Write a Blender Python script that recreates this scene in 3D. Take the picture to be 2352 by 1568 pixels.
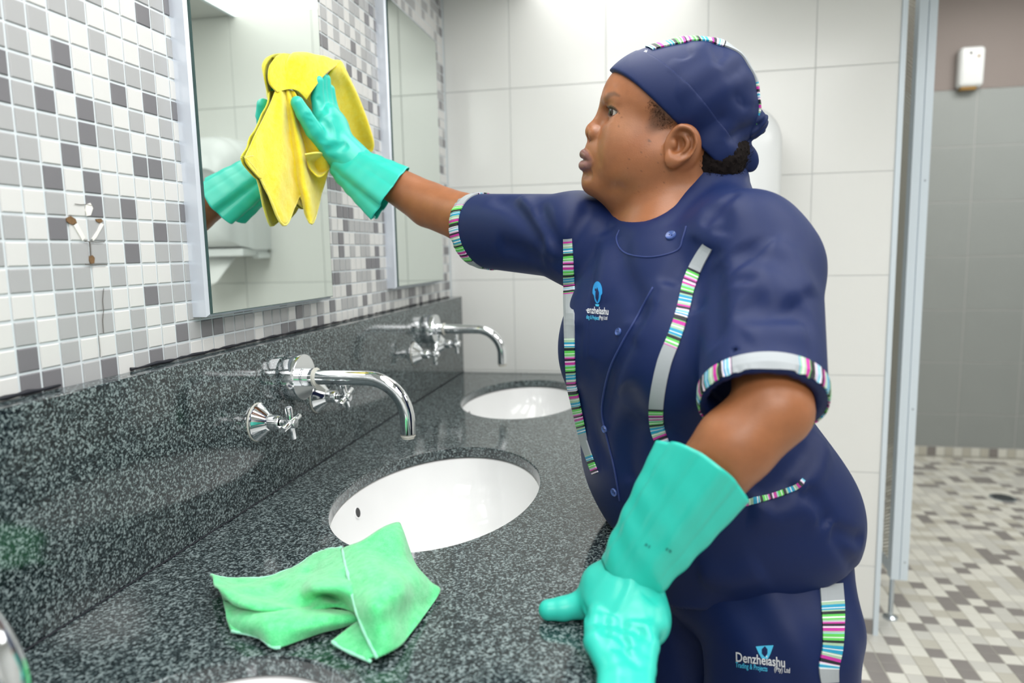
import bpy, bmesh, math, random
import numpy as np
from mathutils import Vector, Matrix
from mathutils.bvhtree import BVHTree

scene = bpy.context.scene
for o in list(bpy.data.objects):
    bpy.data.objects.remove(o)
col = scene.collection

# ------------------------------------------------------------------ camera
F_PX = 1613.19                      # focal length in pixels of the 2352 x 1568 frame
CAM = np.array([0.6641, 0.0, 1.2092])
def _rot(rx, ry, rz):
    cx, sx, cy, sy, cz, sz = math.cos(rx), math.sin(rx), math.cos(ry), math.sin(ry), math.cos(rz), math.sin(rz)
    return (np.array([[cz, -sz, 0], [sz, cz, 0], [0, 0, 1]]) @ np.array([[1, 0, 0], [0, cx, -sx], [0, sx, cx]])
            @ np.array([[cy, 0, sy], [0, 1, 0], [-sy, 0, cy]]))
CM = _rot(-0.1268, 0.0204, 0.2037)  # columns: right, forward, up
cam_data = bpy.data.cameras.new('camera')
cam_data.sensor_width = 36.0
cam_data.lens = F_PX / 2352 * 36.0
cam_data.clip_start = 0.02
cam_data.dof.use_dof = True
cam_data.dof.focus_distance = 1.02
cam_data.dof.aperture_fstop = 3.2
cam = bpy.data.objects.new('camera', cam_data)
mw = Matrix.Identity(4)
for i in range(3):
    mw[i][0], mw[i][1], mw[i][2], mw[i][3] = CM[i, 0], CM[i, 2], -CM[i, 1], CAM[i]
cam.matrix_world = mw
col.objects.link(cam)
scene.camera = cam

# ------------------------------------------------------------------ world, exposure
world = bpy.data.worlds.new('world')
scene.world = world
world.use_nodes = True
world.node_tree.nodes['Background'].inputs[0].default_value = (0.9, 0.95, 1.0, 1)
world.node_tree.nodes['Background'].inputs[1].default_value = 0.25
vs = scene.view_settings
vs.view_transform = 'Standard'
vs.look = 'None'
vs.gamma = 1.0
vs.use_curve_mapping = False
vs.exposure = 0.58
scene.cycles.max_bounces = 7
scene.cycles.diffuse_bounces = 3
scene.cycles.glossy_bounces = 4
scene.cycles.transmission_bounces = 3
scene.cycles.transparent_max_bounces = 6

D = 2.2421          # back wall
HF = 0.8151         # counter height
TBS = 0.0344        # backsplash thickness
CEIL = 2.015
EDGE = 0.618        # counter front edge

# ------------------------------------------------------------------ pixel helpers (photo pixel + a known plane -> place in the room)
def ray(px, py):
    return CM @ np.array([(px - 1176) / F_PX, 1.0, -(py - 784) / F_PX])
def W(px, py, Y):
    d = ray(px, py)
    return CAM + d * (Y / d[1])
def WX(px, py, X):
    d = ray(px, py)
    return CAM + d * ((X - CAM[0]) / d[0])
def WZ(px, py, Z):
    d = ray(px, py)
    return CAM + d * ((Z - CAM[2]) / d[2])

# ------------------------------------------------------------------ materials
MATS = {}
def new_mat(name):
    m = bpy.data.materials.new(name)
    m.use_nodes = True
    return m, m.node_tree, m.node_tree.nodes['Principled BSDF']
def srgb(r, g, b):
    f = lambda c: (c / 255 / 12.92) if c / 255 <= 0.04045 else ((c / 255 + 0.055) / 1.055) ** 2.4
    return (f(r), f(g), f(b), 1)
def simple(name, colr, rough=0.5, metal=0.0, spec=0.5, bump=0, bscale=100, var=0.0, coat=0.0, sheen=0.0, vscale=6, sss=0.0):
    m, nt, b = new_mat(name)
    b.inputs['Base Color'].default_value = colr
    b.inputs['Roughness'].default_value = rough
    b.inputs['Metallic'].default_value = metal
    b.inputs['Specular IOR Level'].default_value = spec
    b.inputs['Coat Weight'].default_value = coat
    b.inputs['Coat Roughness'].default_value = 0.12
    b.inputs['Sheen Weight'].default_value = sheen
    tc = nt.nodes.new('ShaderNodeTexCoord')
    if sss:
        b.inputs['Subsurface Weight'].default_value = sss
        b.inputs['Subsurface Radius'].default_value = (0.012, 0.005, 0.003)
        b.inputs['Subsurface Scale'].default_value = 0.6
    if var:
        n = nt.nodes.new('ShaderNodeTexNoise')
        n.inputs['Scale'].default_value = vscale
        n.inputs['Detail'].default_value = 4
        nt.links.new(tc.outputs['Object'], n.inputs['Vector'])
        mx = nt.nodes.new('ShaderNodeMix')
        mx.data_type = 'RGBA'
        mx.inputs['A'].default_value = tuple(c * (1 - var) for c in colr[:3]) + (1,)
        mx.inputs['B'].default_value = tuple(min(1, c * (1 + var)) for c in colr[:3]) + (1,)
        nt.links.new(n.outputs['Fac'], mx.inputs['Factor'])
        nt.links.new(mx.outputs['Result'], b.inputs['Base Color'])
    if bump:
        n2 = nt.nodes.new('ShaderNodeTexNoise')
        n2.inputs['Scale'].default_value = bscale
        n2.inputs['Detail'].default_value = 3
        nt.links.new(tc.outputs['Object'], n2.inputs['Vector'])
        bp = nt.nodes.new('ShaderNodeBump')
        bp.inputs['Strength'].default_value = bump
        bp.inputs['Distance'].default_value = 0.002
        nt.links.new(n2.outputs['Fac'], bp.inputs['Height'])
        nt.links.new(bp.outputs['Normal'], b.inputs['Normal'])
    MATS[name] = m
    return m

simple('white_tile', srgb(236, 237, 234), 0.22, var=0.015, vscale=1.5)
simple('grout_white', srgb(205, 208, 207), 0.8)
simple('mosaic_white', srgb(217, 217, 215), 0.28, var=0.02)
simple('mosaic_light', srgb(174, 175, 176), 0.28, var=0.03)
simple('mosaic_dark', srgb(120, 119, 123), 0.3, var=0.05)
simple('mosaic_grout', srgb(218, 226, 230), 0.85)
simple('floor_white', srgb(232, 231, 222), 0.3, var=0.03)
simple('floor_beige', srgb(204, 201, 189), 0.3, var=0.03)
simple('floor_grey', srgb(214, 213, 206), 0.3, var=0.03)
simple('floor_dark', srgb(146, 141, 138), 0.3, var=0.05)
simple('floor_grout', srgb(190, 188, 178), 0.85)
simple('grey_tile', srgb(160, 165, 164), 0.3, var=0.04, vscale=3)
simple('grey_grout', srgb(186, 188, 187), 0.8)
simple('taupe_paint', srgb(146, 136, 132), 0.7, bump=0.05, bscale=200)
simple('ceiling_paint', srgb(205, 207, 204), 0.8)
simple('plain_wall', srgb(222, 224, 222), 0.5)
simple('chrome', (0.86, 0.88, 0.9, 1), 0.06, metal=1.0)
simple('aluminium', srgb(206, 214, 222), 0.24, metal=1.0)
simple('alu_frame', srgb(226, 232, 242), 0.28, metal=0.4)
simple('alu_paint', srgb(224, 235, 243), 0.3, metal=0.1)
simple('mirror_glass', srgb(226, 234, 228), 0.0, metal=1.0)
simple('mirror_edge', srgb(60, 86, 84), 0.15)
simple('ceramic', srgb(246, 247, 247), 0.08, spec=0.55)
simple('white_plastic', srgb(240, 243, 244), 0.25)
simple('paper', srgb(245, 246, 246), 0.9)
simple('dark_plastic', srgb(35, 36, 38), 0.4)
simple('amber_plastic', srgb(150, 112, 40), 0.4)
simple('rubber_black', srgb(24, 26, 36), 0.6)
simple('silicone', srgb(206, 205, 196), 0.5)
simple('hole_brown', srgb(120, 92, 62), 0.95, var=0.4, vscale=300)
simple('crack_dark', srgb(96, 90, 84), 0.9)
simple('plaster_white', srgb(236, 234, 228), 0.9)

def granite():
    m, nt, b = new_mat('granite')
    tc = nt.nodes.new('ShaderNodeTexCoord')
    n1 = nt.nodes.new('ShaderNodeTexNoise'); n1.inputs['Scale'].default_value = 300; n1.inputs['Detail'].default_value = 2.5; n1.inputs['Roughness'].default_value = 0.6
    n2 = nt.nodes.new('ShaderNodeTexVoronoi'); n2.inputs['Scale'].default_value = 430
    n3 = nt.nodes.new('ShaderNodeTexNoise'); n3.inputs['Scale'].default_value = 60; n3.inputs['Detail'].default_value = 2
    for n in (n1, n3):
        nt.links.new(tc.outputs['Object'], n.inputs['Vector'])
    nd = nt.nodes.new('ShaderNodeTexNoise'); nd.inputs['Scale'].default_value = 500; nd.inputs['Detail'].default_value = 2
    nt.links.new(tc.outputs['Object'], nd.inputs['Vector'])
    ms_ = nt.nodes.new('ShaderNodeVectorMath'); ms_.operation = 'MULTIPLY_ADD'
    nt.links.new(nd.outputs['Color'], ms_.inputs[0]); ms_.inputs[1].default_value = (0.004, 0.004, 0.004); nt.links.new(tc.outputs['Object'], ms_.inputs[2])
    nt.links.new(ms_.outputs[0], n2.inputs['Vector'])
    add = nt.nodes.new('ShaderNodeMath'); add.operation = 'MULTIPLY_ADD'
    nt.links.new(n2.outputs['Color'], add.inputs[0]); add.inputs[1].default_value = 0.50
    nt.links.new(n1.outputs['Fac'], add.inputs[2])
    add2 = nt.nodes.new('ShaderNodeMath'); add2.operation = 'MULTIPLY_ADD'
    nt.links.new(n3.outputs['Fac'], add2.inputs[0]); add2.inputs[1].default_value = 0.12
    nt.links.new(add.outputs[0], add2.inputs[2])
    r = nt.nodes.new('ShaderNodeValToRGB')
    r.color_ramp.elements[0].position = 0.64; r.color_ramp.elements[0].color = srgb(20, 28, 31)
    r.color_ramp.elements[1].position = 1.0; r.color_ramp.elements[1].color = srgb(136, 149, 150)
    e = r.color_ramp.elements.new(0.78); e.color = srgb(42, 52, 55)
    e = r.color_ramp.elements.new(0.89); e.color = srgb(82, 95, 97)
    nt.links.new(add2.outputs[0], r.inputs['Fac'])
    nt.links.new(r.outputs['Color'], b.inputs['Base Color'])
    b.inputs['Roughness'].default_value = 0.10
    b.inputs['Specular IOR Level'].default_value = 0.65
    MATS['granite'] = m
granite()

def perforated():
    m, nt, b = new_mat('perforated_metal')
    b.inputs['Base Color'].default_value = srgb(222, 219, 208)
    b.inputs['Metallic'].default_value = 0.2
    b.inputs['Roughness'].default_value = 0.4
    tc = nt.nodes.new('ShaderNodeTexCoord')
    sep = nt.nodes.new('ShaderNodeSeparateXYZ')
    nt.links.new(tc.outputs['Object'], sep.inputs[0])
    def frac(sock, scale, off=0):
        a = nt.nodes.new('ShaderNodeMath'); a.operation = 'MULTIPLY_ADD'; nt.links.new(sock, a.inputs[0]); a.inputs[1].default_value = scale; a.inputs[2].default_value = off
        f = nt.nodes.new('ShaderNodeMath'); f.operation = 'FRACT'; nt.links.new(a.outputs[0], f.inputs[0])
        s = nt.nodes.new('ShaderNodeMath'); s.operation = 'SUBTRACT'; nt.links.new(f.outputs[0], s.inputs[0]); s.inputs[1].default_value = 0.5
        p = nt.nodes.new('ShaderNodeMath'); p.operation = 'MULTIPLY'; nt.links.new(s.outputs[0], p.inputs[0]); nt.links.new(s.outputs[0], p.inputs[1])
        return p.outputs[0]
    def dots(oy, oz):
        s = nt.nodes.new('ShaderNodeMath'); s.operation = 'ADD'
        nt.links.new(frac(sep.outputs['Y'], 42, oy), s.inputs[0]); nt.links.new(frac(sep.outputs['Z'], 84, oz), s.inputs[1])
        l = nt.nodes.new('ShaderNodeMath'); l.operation = 'LESS_THAN'; nt.links.new(s.outputs[0], l.inputs[0]); l.inputs[1].default_value = 0.075
        return l.outputs[0]
    mx = nt.nodes.new('ShaderNodeMath'); mx.operation = 'MAXIMUM'
    nt.links.new(dots(0, 0), mx.inputs[0]); nt.links.new(dots(0.5, 0.5), mx.inputs[1])
    tr = nt.nodes.new('ShaderNodeBsdfTransparent')
    ms = nt.nodes.new('ShaderNodeMixShader')
    nt.links.new(mx.outputs[0], ms.inputs[0]); nt.links.new(b.outputs[0], ms.inputs[1]); nt.links.new(tr.outputs[0], ms.inputs[2])
    nt.links.new(ms.outputs[0], nt.nodes['Material Output'].inputs[0])
    MATS['perforated_metal'] = m
perforated()

def emitter(name, colr, strength):
    m, nt, b = new_mat(name)
    b.inputs['Base Color'].default_value = (0.9, 0.9, 0.9, 1)
    b.inputs['Emission Color'].default_value = colr
    b.inputs['Emission Strength'].default_value = strength
    MATS[name] = m
LAMP = 1.5
emitter('lamp_panel', (1.0, 0.985, 0.955, 1), LAMP)
emitter('lamp_bounce_fill', (1.0, 0.99, 0.975, 1), 5.2)
emitter('lamp_mid', (1.0, 0.99, 0.975, 1), 3.2)
emitter('lamp_counter_fill', (1.0, 0.99, 0.975, 1), 3.9)
emitter('lamp_side_fill', (1.0, 0.99, 0.97, 1), 2.6)
emitter('lamp_stall_fill', (1.0, 0.98, 0.94, 1), 6.5)

# ------------------------------------------------------------------ mesh helpers
class MB:
    def __init__(s):
        s.v = []; s.f = []
    def add(s, vs_, fs):
        n = len(s.v)
        s.v += [tuple(map(float, v)) for v in vs_]
        s.f += [tuple(i + n for i in f) for f in fs]
        return s
    def box(s, a, b):
        x0, y0, z0 = a; x1, y1, z1 = b
        return s.add([(x0, y0, z0), (x1, y0, z0), (x1, y1, z0), (x0, y1, z0), (x0, y0, z1), (x1, y0, z1), (x1, y1, z1), (x0, y1, z1)],
                     [(0, 3, 2, 1), (4, 5, 6, 7), (0, 1, 5, 4), (1, 2, 6, 5), (2, 3, 7, 6), (3, 0, 4, 7)])
    def rings(s, R, cap0=True, cap1=True, closed=False):
        n = len(R[0]); base = len(s.v)
        for r in R:
            s.v += [tuple(map(float, p)) for p in r]
        m = len(R)
        for i in range(m if closed else m - 1):
            a = base + i * n; b = base + ((i + 1) % m) * n
            for j in range(n):
                k = (j + 1) % n
                s.f.append((a + j, a + k, b + k, b + j))
        if not closed:
            if cap0: s.f.append(tuple(base + j for j in reversed(range(n))))
            if cap1: s.f.append(tuple(base + (m - 1) * n + j for j in range(n)))
        return s
    def lathe(s, prof, o, ax, n=32, cap0=True, cap1=True):
        ax = np.array(ax, float); ax /= np.linalg.norm(ax)
        t = np.array([0, 0, 1.0]) if abs(ax[2]) < 0.9 else np.array([1.0, 0, 0])
        u = np.cross(t, ax); u /= np.linalg.norm(u); w = np.cross(ax, u)
        o = np.array(o, float); R = []
        for d, r in prof:
            R.append([o + ax * d + r * (math.cos(2 * math.pi * j / n) * u + math.sin(2 * math.pi * j / n) * w) for j in range(n)])
        return s.rings(R, cap0, cap1)
    def tube(s, pts, rad, n=16, cap=True):
        P = np.array(pts, float); m = len(P)
        rad = np.full(m, rad) if np.isscalar(rad) else np.array(rad)
        T = np.gradient(P, axis=0); T /= np.linalg.norm(T, axis=1)[:, None] + 1e-12
        ref = np.array([0, 0, 1.0]) if abs(T[0][2]) < 0.9 else np.array([1.0, 0, 0])
        u = np.cross(ref, T[0]); u /= np.linalg.norm(u); R = []
        for i in range(m):
            u = u - T[i] * (u @ T[i]); u /= np.linalg.norm(u); w = np.cross(T[i], u)
            R.append([P[i] + rad[i] * (math.cos(2 * math.pi * j / n) * u + math.sin(2 * math.pi * j / n) * w) for j in range(n)])
        return s.rings(R, cap, cap)
    def mesh(s, name):
        me = bpy.data.meshes.new(name)
        me.from_pydata(s.v, [], s.f)
        me.update()
        return me
    def build(s, name, mat, parent=None, smooth=None, bevel=0, origin=None):
        me = s.mesh(name)
        return link(name, me, mat, parent, smooth, bevel, origin)
def link(name, me, mat, parent=None, smooth=None, bevel=0, origin=None):
    o = bpy.data.objects.new(name, me)
    col.objects.link(o)
    if mat and not len(me.materials):
        me.materials.append(MATS[mat] if isinstance(mat, str) else mat)
    if origin is not None:
        me.transform(Matrix.Translation(-Vector(origin)))
        o.location = Vector(origin)
    if parent is not None:
        o.parent = parent
        o.matrix_parent_inverse = Matrix.Translation(-parent.location) if parent.type == 'EMPTY' or parent.location.length else Matrix.Identity(4)
    if smooth is not None:
        if smooth is True:
            me.polygons.foreach_set('use_smooth', [True] * len(me.polygons))
        else:
            me.polygons.foreach_set('use_smooth', [True] * len(me.polygons))
            me.set_sharp_from_angle(angle=math.radians(smooth))
    if bevel:
        md = o.modifiers.new('bevel', 'BEVEL'); md.width = bevel; md.segments = 2; md.limit_method = 'ANGLE'; md.angle_limit = math.radians(40)
    return o
def tag(o, label=None, cat=None, group=None, kind=None):
    if label: o['label'] = label
    if cat: o['category'] = cat
    if group: o['group'] = group
    if kind: o['kind'] = kind
    return o
def empty(name, loc=(0, 0, 0)):
    o = bpy.data.objects.new(name, None)
    o.location = Vector(loc)
    o.empty_display_size = 0.05
    col.objects.link(o)
    return o
def struct(o, label=None):
    o['kind'] = 'structure'
    if label: o['label'] = label
    return o
# ================================================================== the room
rnd = random.Random(11)
struct(MB().box((-0.1, -2.0, -0.06), (3.3, 4.45, -0.0015)).build('floor', 'floor_grout'), 'mosaic tiled washroom floor in cream, beige and dark grey')
floor = bpy.data.objects['floor']
struct(MB().box((-0.1, -2.0, 0), (-0.0004, D + 0.1, 2.6)).build('wall_left', 'mosaic_grout'), 'washroom wall of small white and grey mosaic tiles')
wall_left = bpy.data.objects['wall_left']
struct(MB().box((-0.0004, D + 0.001, 0), (1.333, D + 0.1, 2.6)).build('wall_back', 'grout_white'), 'wall of large square white tiles')
wall_back = bpy.data.objects['wall_back']
struct(MB().box((1.2, 4.321, 0), (3.3, 4.45, 2.7)).build('wall_stall', 'grey_grout'), 'far wall with grey tiles below and taupe paint above')
wall_stall = bpy.data.objects['wall_stall']
struct(MB().box((3.2, -2.0, 0), (3.3, 4.45, 2.7)).build('wall_right', 'plain_wall'))
struct(MB().box((-0.1, -2.1, 0), (3.3, -2.0, 2.7)).build('wall_front', 'plain_wall'))
struct(MB().box((1.233, D + 0.1, 0), (1.333, 4.321, 2.6)).build('wall_side', 'plain_wall'))
struct(MB().box((-0.1, -2.1, CEIL), (3.3, 2.36, 2.7)).build('ceiling', 'ceiling_paint'), 'plain pale grey lowered ceiling')
struct(MB().box((1.2, 2.36, 2.6), (3.3, 4.45, 2.7)).build('ceiling_stall', 'ceiling_paint'))

# ---- tile pieces
def tile_mesh(name, w, h, t, mat, ch=0.0012):
    # lies in the local xy plane, face towards +z
    a, b = w / 2, h / 2
    v = [(-a, -b, 0), (a, -b, 0), (a, b, 0), (-a, b, 0), (-a, -b, t - ch), (a, -b, t - ch), (a, b, t - ch), (-a, b, t - ch),
         (-a + ch, -b + ch, t), (a - ch, -b + ch, t), (a - ch, b - ch, t), (-a + ch, b - ch, t)]
    f = [(8, 9, 10, 11)]
    for i in range(4):
        j = (i + 1) % 4
        f += [(i, j, 4 + j, 4 + i), (4 + i, 4 + j, 8 + j, 8 + i)]
    me = bpy.data.meshes.new(name)
    me.from_pydata(v, [], f)
    me.materials.append(MATS[mat])
    return me
RX = Matrix.Rotation(math.radians(90), 4, 'Y')       # +z -> +x (left wall)
RY = Matrix.Rotation(math.radians(90), 4, 'X')       # +z -> -y (back wall)
def put_tile(me, loc, rot, parent):
    o = bpy.data.objects.new('tile', me)
    col.objects.link(o)
    o.parent = parent
    o.matrix_local = Matrix.Translation(Vector(loc)) @ rot
    return o
def joined_tiles(name, items, rot, parent, mats):
    # items: (mesh, loc, slot)
    V = []; Fc = []; M = []; n = 0
    cache = {}
    for me, loc, slot in items:
        if me.name not in cache:
            cache[me.name] = (np.array([(rot @ v.co)[:] for v in me.vertices]), [tuple(p.vertices) for p in me.polygons])
        v, f = cache[me.name]
        V.append(v + np.array(loc)); Fc += [tuple(i + n for i in q) for q in f]; M += [slot] * len(f); n += len(v)
    me = bpy.data.meshes.new(name)
    me.from_pydata(np.concatenate(V).tolist(), [], Fc)
    for m in mats:
        me.materials.append(MATS[m])
    me.polygons.foreach_set('material_index', M)
    o = link(name, me, None, parent)
    o['kind'] = 'stuff'
    return o

# ---- mosaic on the left wall; the colours of the nearest tiles follow the wall (rows from the backsplash up, columns right to left of the mirror)
PT = 0.0282
ROWS = ['WDDLLDWLDLLWWWLLLWLLDDWLWDWLW', 'WDWLWWLLWWDLDDLLLWLLLWDLWLW', 'WLWLLLWLWLWLL', 'WWWLLLWWDLLL', 'WLLLLWLWWWLLL', 'LWLLLLWDWLLWL', 'LLWDWLWLWDLLL',
        'LWWLWDLDWWLD', 'LLLDWDWWWWWW', 'LLLWDWWWDDLW', 'LLLLLDLLWLWL', 'WDLDWDLWLWLW', 'LDLWDWWDWDLD', 'LLLWDWWLLLWW', 'WLLLWWLWWLLW', 'LLLWLLWWWWWL', 'WLWLWWLWWDLW', 'LWWLLLWLWLLD']
mos = {c: tile_mesh('mosaic_' + c, PT - 0.0028, PT - 0.0028, 0.0012, {'W': 'mosaic_white', 'L': 'mosaic_light', 'D': 'mosaic_dark'}[c]) for c in 'WLD'}
items = []
z0 = 1.0903 - PT
nrow = int((CEIL - z0) / PT)
for k in range(nrow):
    row = ROWS[k] if k < len(ROWS) else ''
    for c in range(-46, 49):
        y = 0.8699 + PT * (c + 0.5)
        z = z0 + PT * (k + 0.5)
        if y > D - 0.012: continue
        i = c + 10
        r_ = rnd.random()
        ch = row[i] if 0 <= i < len(row) else ('W' if r_ < 0.46 else 'L' if r_ < 0.82 else 'D')
        if 0.925 < y < 1.295 and 1.145 < z < 1.80: continue       # behind the first mirror
        if 1.69 < y < 2.045 and 1.145 < z < 1.80: continue        # behind the second mirror
        q = (np.array([0, y, z]) - CAM) @ CM
        px, py = 1176 + F_PX * q[0] / q[1], 784 - F_PX * q[2] / q[1]
        vis = q[1] > 0 and -20 < px < 2352 and -20 < py < 1568
        items.append((vis, np.linalg.norm(q), ch, (0, y, z)))
items.sort(key=lambda t: (not t[0], t[1]))
for vis, d_, ch, loc in items[:300]:
    put_tile(mos[ch], loc, RX, wall_left)
joined_tiles('mosaic_tiles', [(mos[ch], loc, 'WLD'.index(ch)) for vis, d_, ch, loc in items[300:]], RX, wall_left, ['mosaic_white', 'mosaic_light', 'mosaic_dark'])

# damage on the mosaic: broken corners with old plugs, cracks
def wall_patch(name, pts, mat, parent, x=0.0024):
    P = [WX(px, py, x) for px, py in pts]
    n = len(P)
    mb = MB()
    mb.add(P + [p - np.array([0.0015, 0, 0]) for p in P], [tuple(reversed(range(n)))] + [(i, (i + 1) % n, n + (i + 1) % n, n + i) for i in range(n)])
    return mb.build(name, mat, parent)
wall_patch('chipped_hole', [(153, 501), (163, 496), (174, 503), (177, 512), (170, 517), (160, 513), (154, 508)], 'hole_brown', wall_left)
wall_patch('chipped_hole', [(221, 503), (233, 502), (237, 508), (230, 512), (222, 508)], 'hole_brown', wall_left)
wall_patch('chipped_hole', [(206, 588), (213, 586), (218, 592), (217, 604), (209, 606), (206, 598)], 'hole_brown', wall_left)
wall_patch('plaster_patch', [(168, 515), (178, 512), (196, 545), (190, 553), (183, 540)], 'plaster_white', wall_left)
wall_patch('plaster_patch', [(232, 512), (239, 515), (222, 545), (215, 553), (212, 548), (224, 530)], 'plaster_white', wall_left)
wall_patch('stain', [(198, 470), (208, 466), (214, 478), (209, 494), (200, 496), (197, 484)], 'plaster_white', wall_left)
def crack(pts, r=0.0004, mat='crack_dark', name='crack'):
    MB().tube([WX(px, py, 0.0022) for px, py in pts], r, 6).build(name, mat, wall_left)
crack([(194, 554), (206, 555), (222, 556), (240, 555)], 0.0006)
crack([(206, 555), (207, 570), (208, 588)], 0.0007)
crack([(196, 607), (212, 609), (228, 608), (246, 608)], 0.0006)
crack([(172, 468), (185, 470), (197, 469), (210, 472)], 0.0004)
crack([(238, 662), (236, 690), (238, 712), (236, 735), (238, 765)], 0.0004)
crack([(226, 770), (229, 800), (230, 820)], 0.0004)

# ---- granite backsplash, counter, basins
bs_top = 1.0665
mb = MB().box((0.0018, -0.6, HF - 0.03), (TBS, D - 0.0002, bs_top))
o = mb.build('backsplash', 'granite', bevel=0.0015)
tag(o, 'speckled dark granite backsplash below the mosaic, carrying the taps', 'backsplash')
# dark worn sealant along the top of the backsplash
def bead(name, y0, y1, r, mat, z, x=0.003, wob=0.0006):
    n = max(6, int((y1 - y0) / 0.012)); rr = random.Random(int(y0 * 1000))
    pts = [(x, y0 + (y1 - y0) * i / (n - 1), z + rr.uniform(-wob, wob)) for i in range(n)]
    return MB().tube(pts, [r * rr.uniform(0.35, 1.2) for _ in range(n)], 6).build(name, mat, wall_left, smooth=True)
bead('sealant', 0.50, 0.665, 0.0026, 'rubber_black', bs_top + 0.0036)
bead('sealant', 0.775, 1.36, 0.0022, 'rubber_black', bs_top + 0.0032)
bead('sealant', 1.36, 2.2, 0.0016, 'rubber_black', bs_top + 0.0026)

SINKS = [0.339, 1.096, 1.853]
SX, SA, SB = 0.311, 0.163, 0.254
def counter_mesh():
    bm = bmesh.new()
    TH = 0.020; rn = 0.014
    xf = EDGE - rn
    N = 180
    y_edges = [-0.6, 0.339 - 0.3785, 0.7175, 1.4745, 2.2315]
    def V(x, y, z): return bm.verts.new((x, y, z))
    x0 = TBS
    top_ids = []
    for i, yc in enumerate(SINKS):
        ya, yb = yc - 0.3785, yc + 0.3785
        angs = sorted(set([2 * math.pi * k / N for k in range(N)]))
        corners = [math.atan2(Y - yc, X - SX) % (2 * math.pi) for X in (x0, xf) for Y in (ya, yb)]
        angs = sorted(angs + corners)
        prev = None; first = None
        for a in angs:
            c, s = math.cos(a), math.sin(a)
            tx = ((xf - SX) / c) if c > 1e-9 else ((x0 - SX) / c) if c < -1e-9 else 1e9
            ty = ((yb - yc) / s) if s > 1e-9 else ((ya - yc) / s) if s < -1e-9 else 1e9
            t = min(tx, ty)
            re = 1 / math.sqrt((c / SA) ** 2 + (s / SB) ** 2)
            def E(k, z): return V(SX + c * (re + k), yc + s * (re + k), z)
            colm = [V(SX + c * t, yc + s * t, HF), E(0.0022, HF), E(0.0006, HF - 0.0008), E(0, HF - 0.0026), E(0, HF - TH)]
            if prev:
                for q in range(4):
                    bm.faces.new((prev[q], prev[q + 1], colm[q + 1], colm[q]))
            else:
                first = colm
            prev = colm
        for q in range(4):
            bm.faces.new((prev[q], prev[q + 1], first[q + 1], first[q]))
    # plain piece nearest the room's end and rounded nose along the front
    def quad(a, b, c, d): bm.faces.new([V(*p) for p in (a, b, c, d)])
    quad((x0, -0.6, HF), (xf, -0.6, HF), (xf, y_edges[1], HF), (x0, y_edges[1], HF))
    quad((x0, 2.2315, HF), (xf, 2.2315, HF), (xf, D, HF), (x0, D, HF))
    prof = [(xf + rn * math.sin(a), HF - rn + rn * math.cos(a)) for a in [math.pi / 2 * k / 8 for k in range(9)]] + [(EDGE, HF - 0.06), (EDGE - 0.02, HF - 0.06), (EDGE - 0.02, HF - 0.02)]
    for p, q in zip(prof[:-1], prof[1:]):
        quad((p[0], -0.6, p[1]), (q[0], -0.6, q[1]), (q[0], D, q[1]), (p[0], D, p[1]))
    bmesh.ops.remove_doubles(bm, verts=bm.verts, dist=1e-5)
    bmesh.ops.recalc_face_normals(bm, faces=bm.faces)
    me = bpy.data.meshes.new('countertop')
    bm.to_mesh(me); bm.free()
    # normals must point up on top
    up = sum(p.normal.z * p.area for p in me.polygons)
    if up < 0: me.flip_normals()
    return me
o = link('countertop', counter_mesh(), 'granite')
tag(o, 'long polished dark granite washroom counter with oval basin cut-outs', 'counter')
MB().tube([(TBS + 0.0013, y_, HF + 0.0012) for y_ in np.linspace(-0.5, D - 0.002, 40)], 0.0011, 6).build('joint', 'rubber_black', o)
# support wall below the counter, set back
o = MB().box((0.0, -0.6, 0), (0.42, -0.56, HF - 0.034)).box((0.0, 0.70, 0), (0.42, 0.73, HF - 0.034)).box((0.0, 1.46, 0), (0.42, 1.49, HF - 0.034)).build('trim_1', 'plain_wall')
struct(o)

def basin(yc):
    n = 72; R = []
    prof = [(1.06, -0.0205), (1.045, -0.021), (1.0, -0.024), (0.99, -0.036), (0.96, -0.068), (0.89, -0.104), (0.76, -0.138), (0.58, -0.156), (0.36, -0.166), (0.12, -0.170)]
    for s_, dz in prof:
        R.append([(SX + SA * s_ * math.cos(2 * math.pi * j / n), yc + SB * s_ * math.sin(2 * math.pi * j / n), HF + dz) for j in range(n)])
    out = [(1.06, -0.0205), (1.06, -0.035), (1.02, -0.06), (0.96, -0.10), (0.84, -0.14), (0.62, -0.17), (0.3, -0.182)]
    R2 = []
    for s_, dz in reversed(out):
        R2.append([(SX + (SA + 0.012) * s_ * math.cos(2 * math.pi * j / n), yc + (SB + 0.012) * s_ * math.sin(2 * math.pi * j / n), HF + dz) for j in range(n)])
    return MB().rings(R2 + R, True, True)
basin_lab = ['white oval ceramic basin nearest the camera, cut off at the bottom edge', 'white oval ceramic basin in the middle, behind the green cloth', 'white oval ceramic basin farthest away, beside the back wall']
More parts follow.
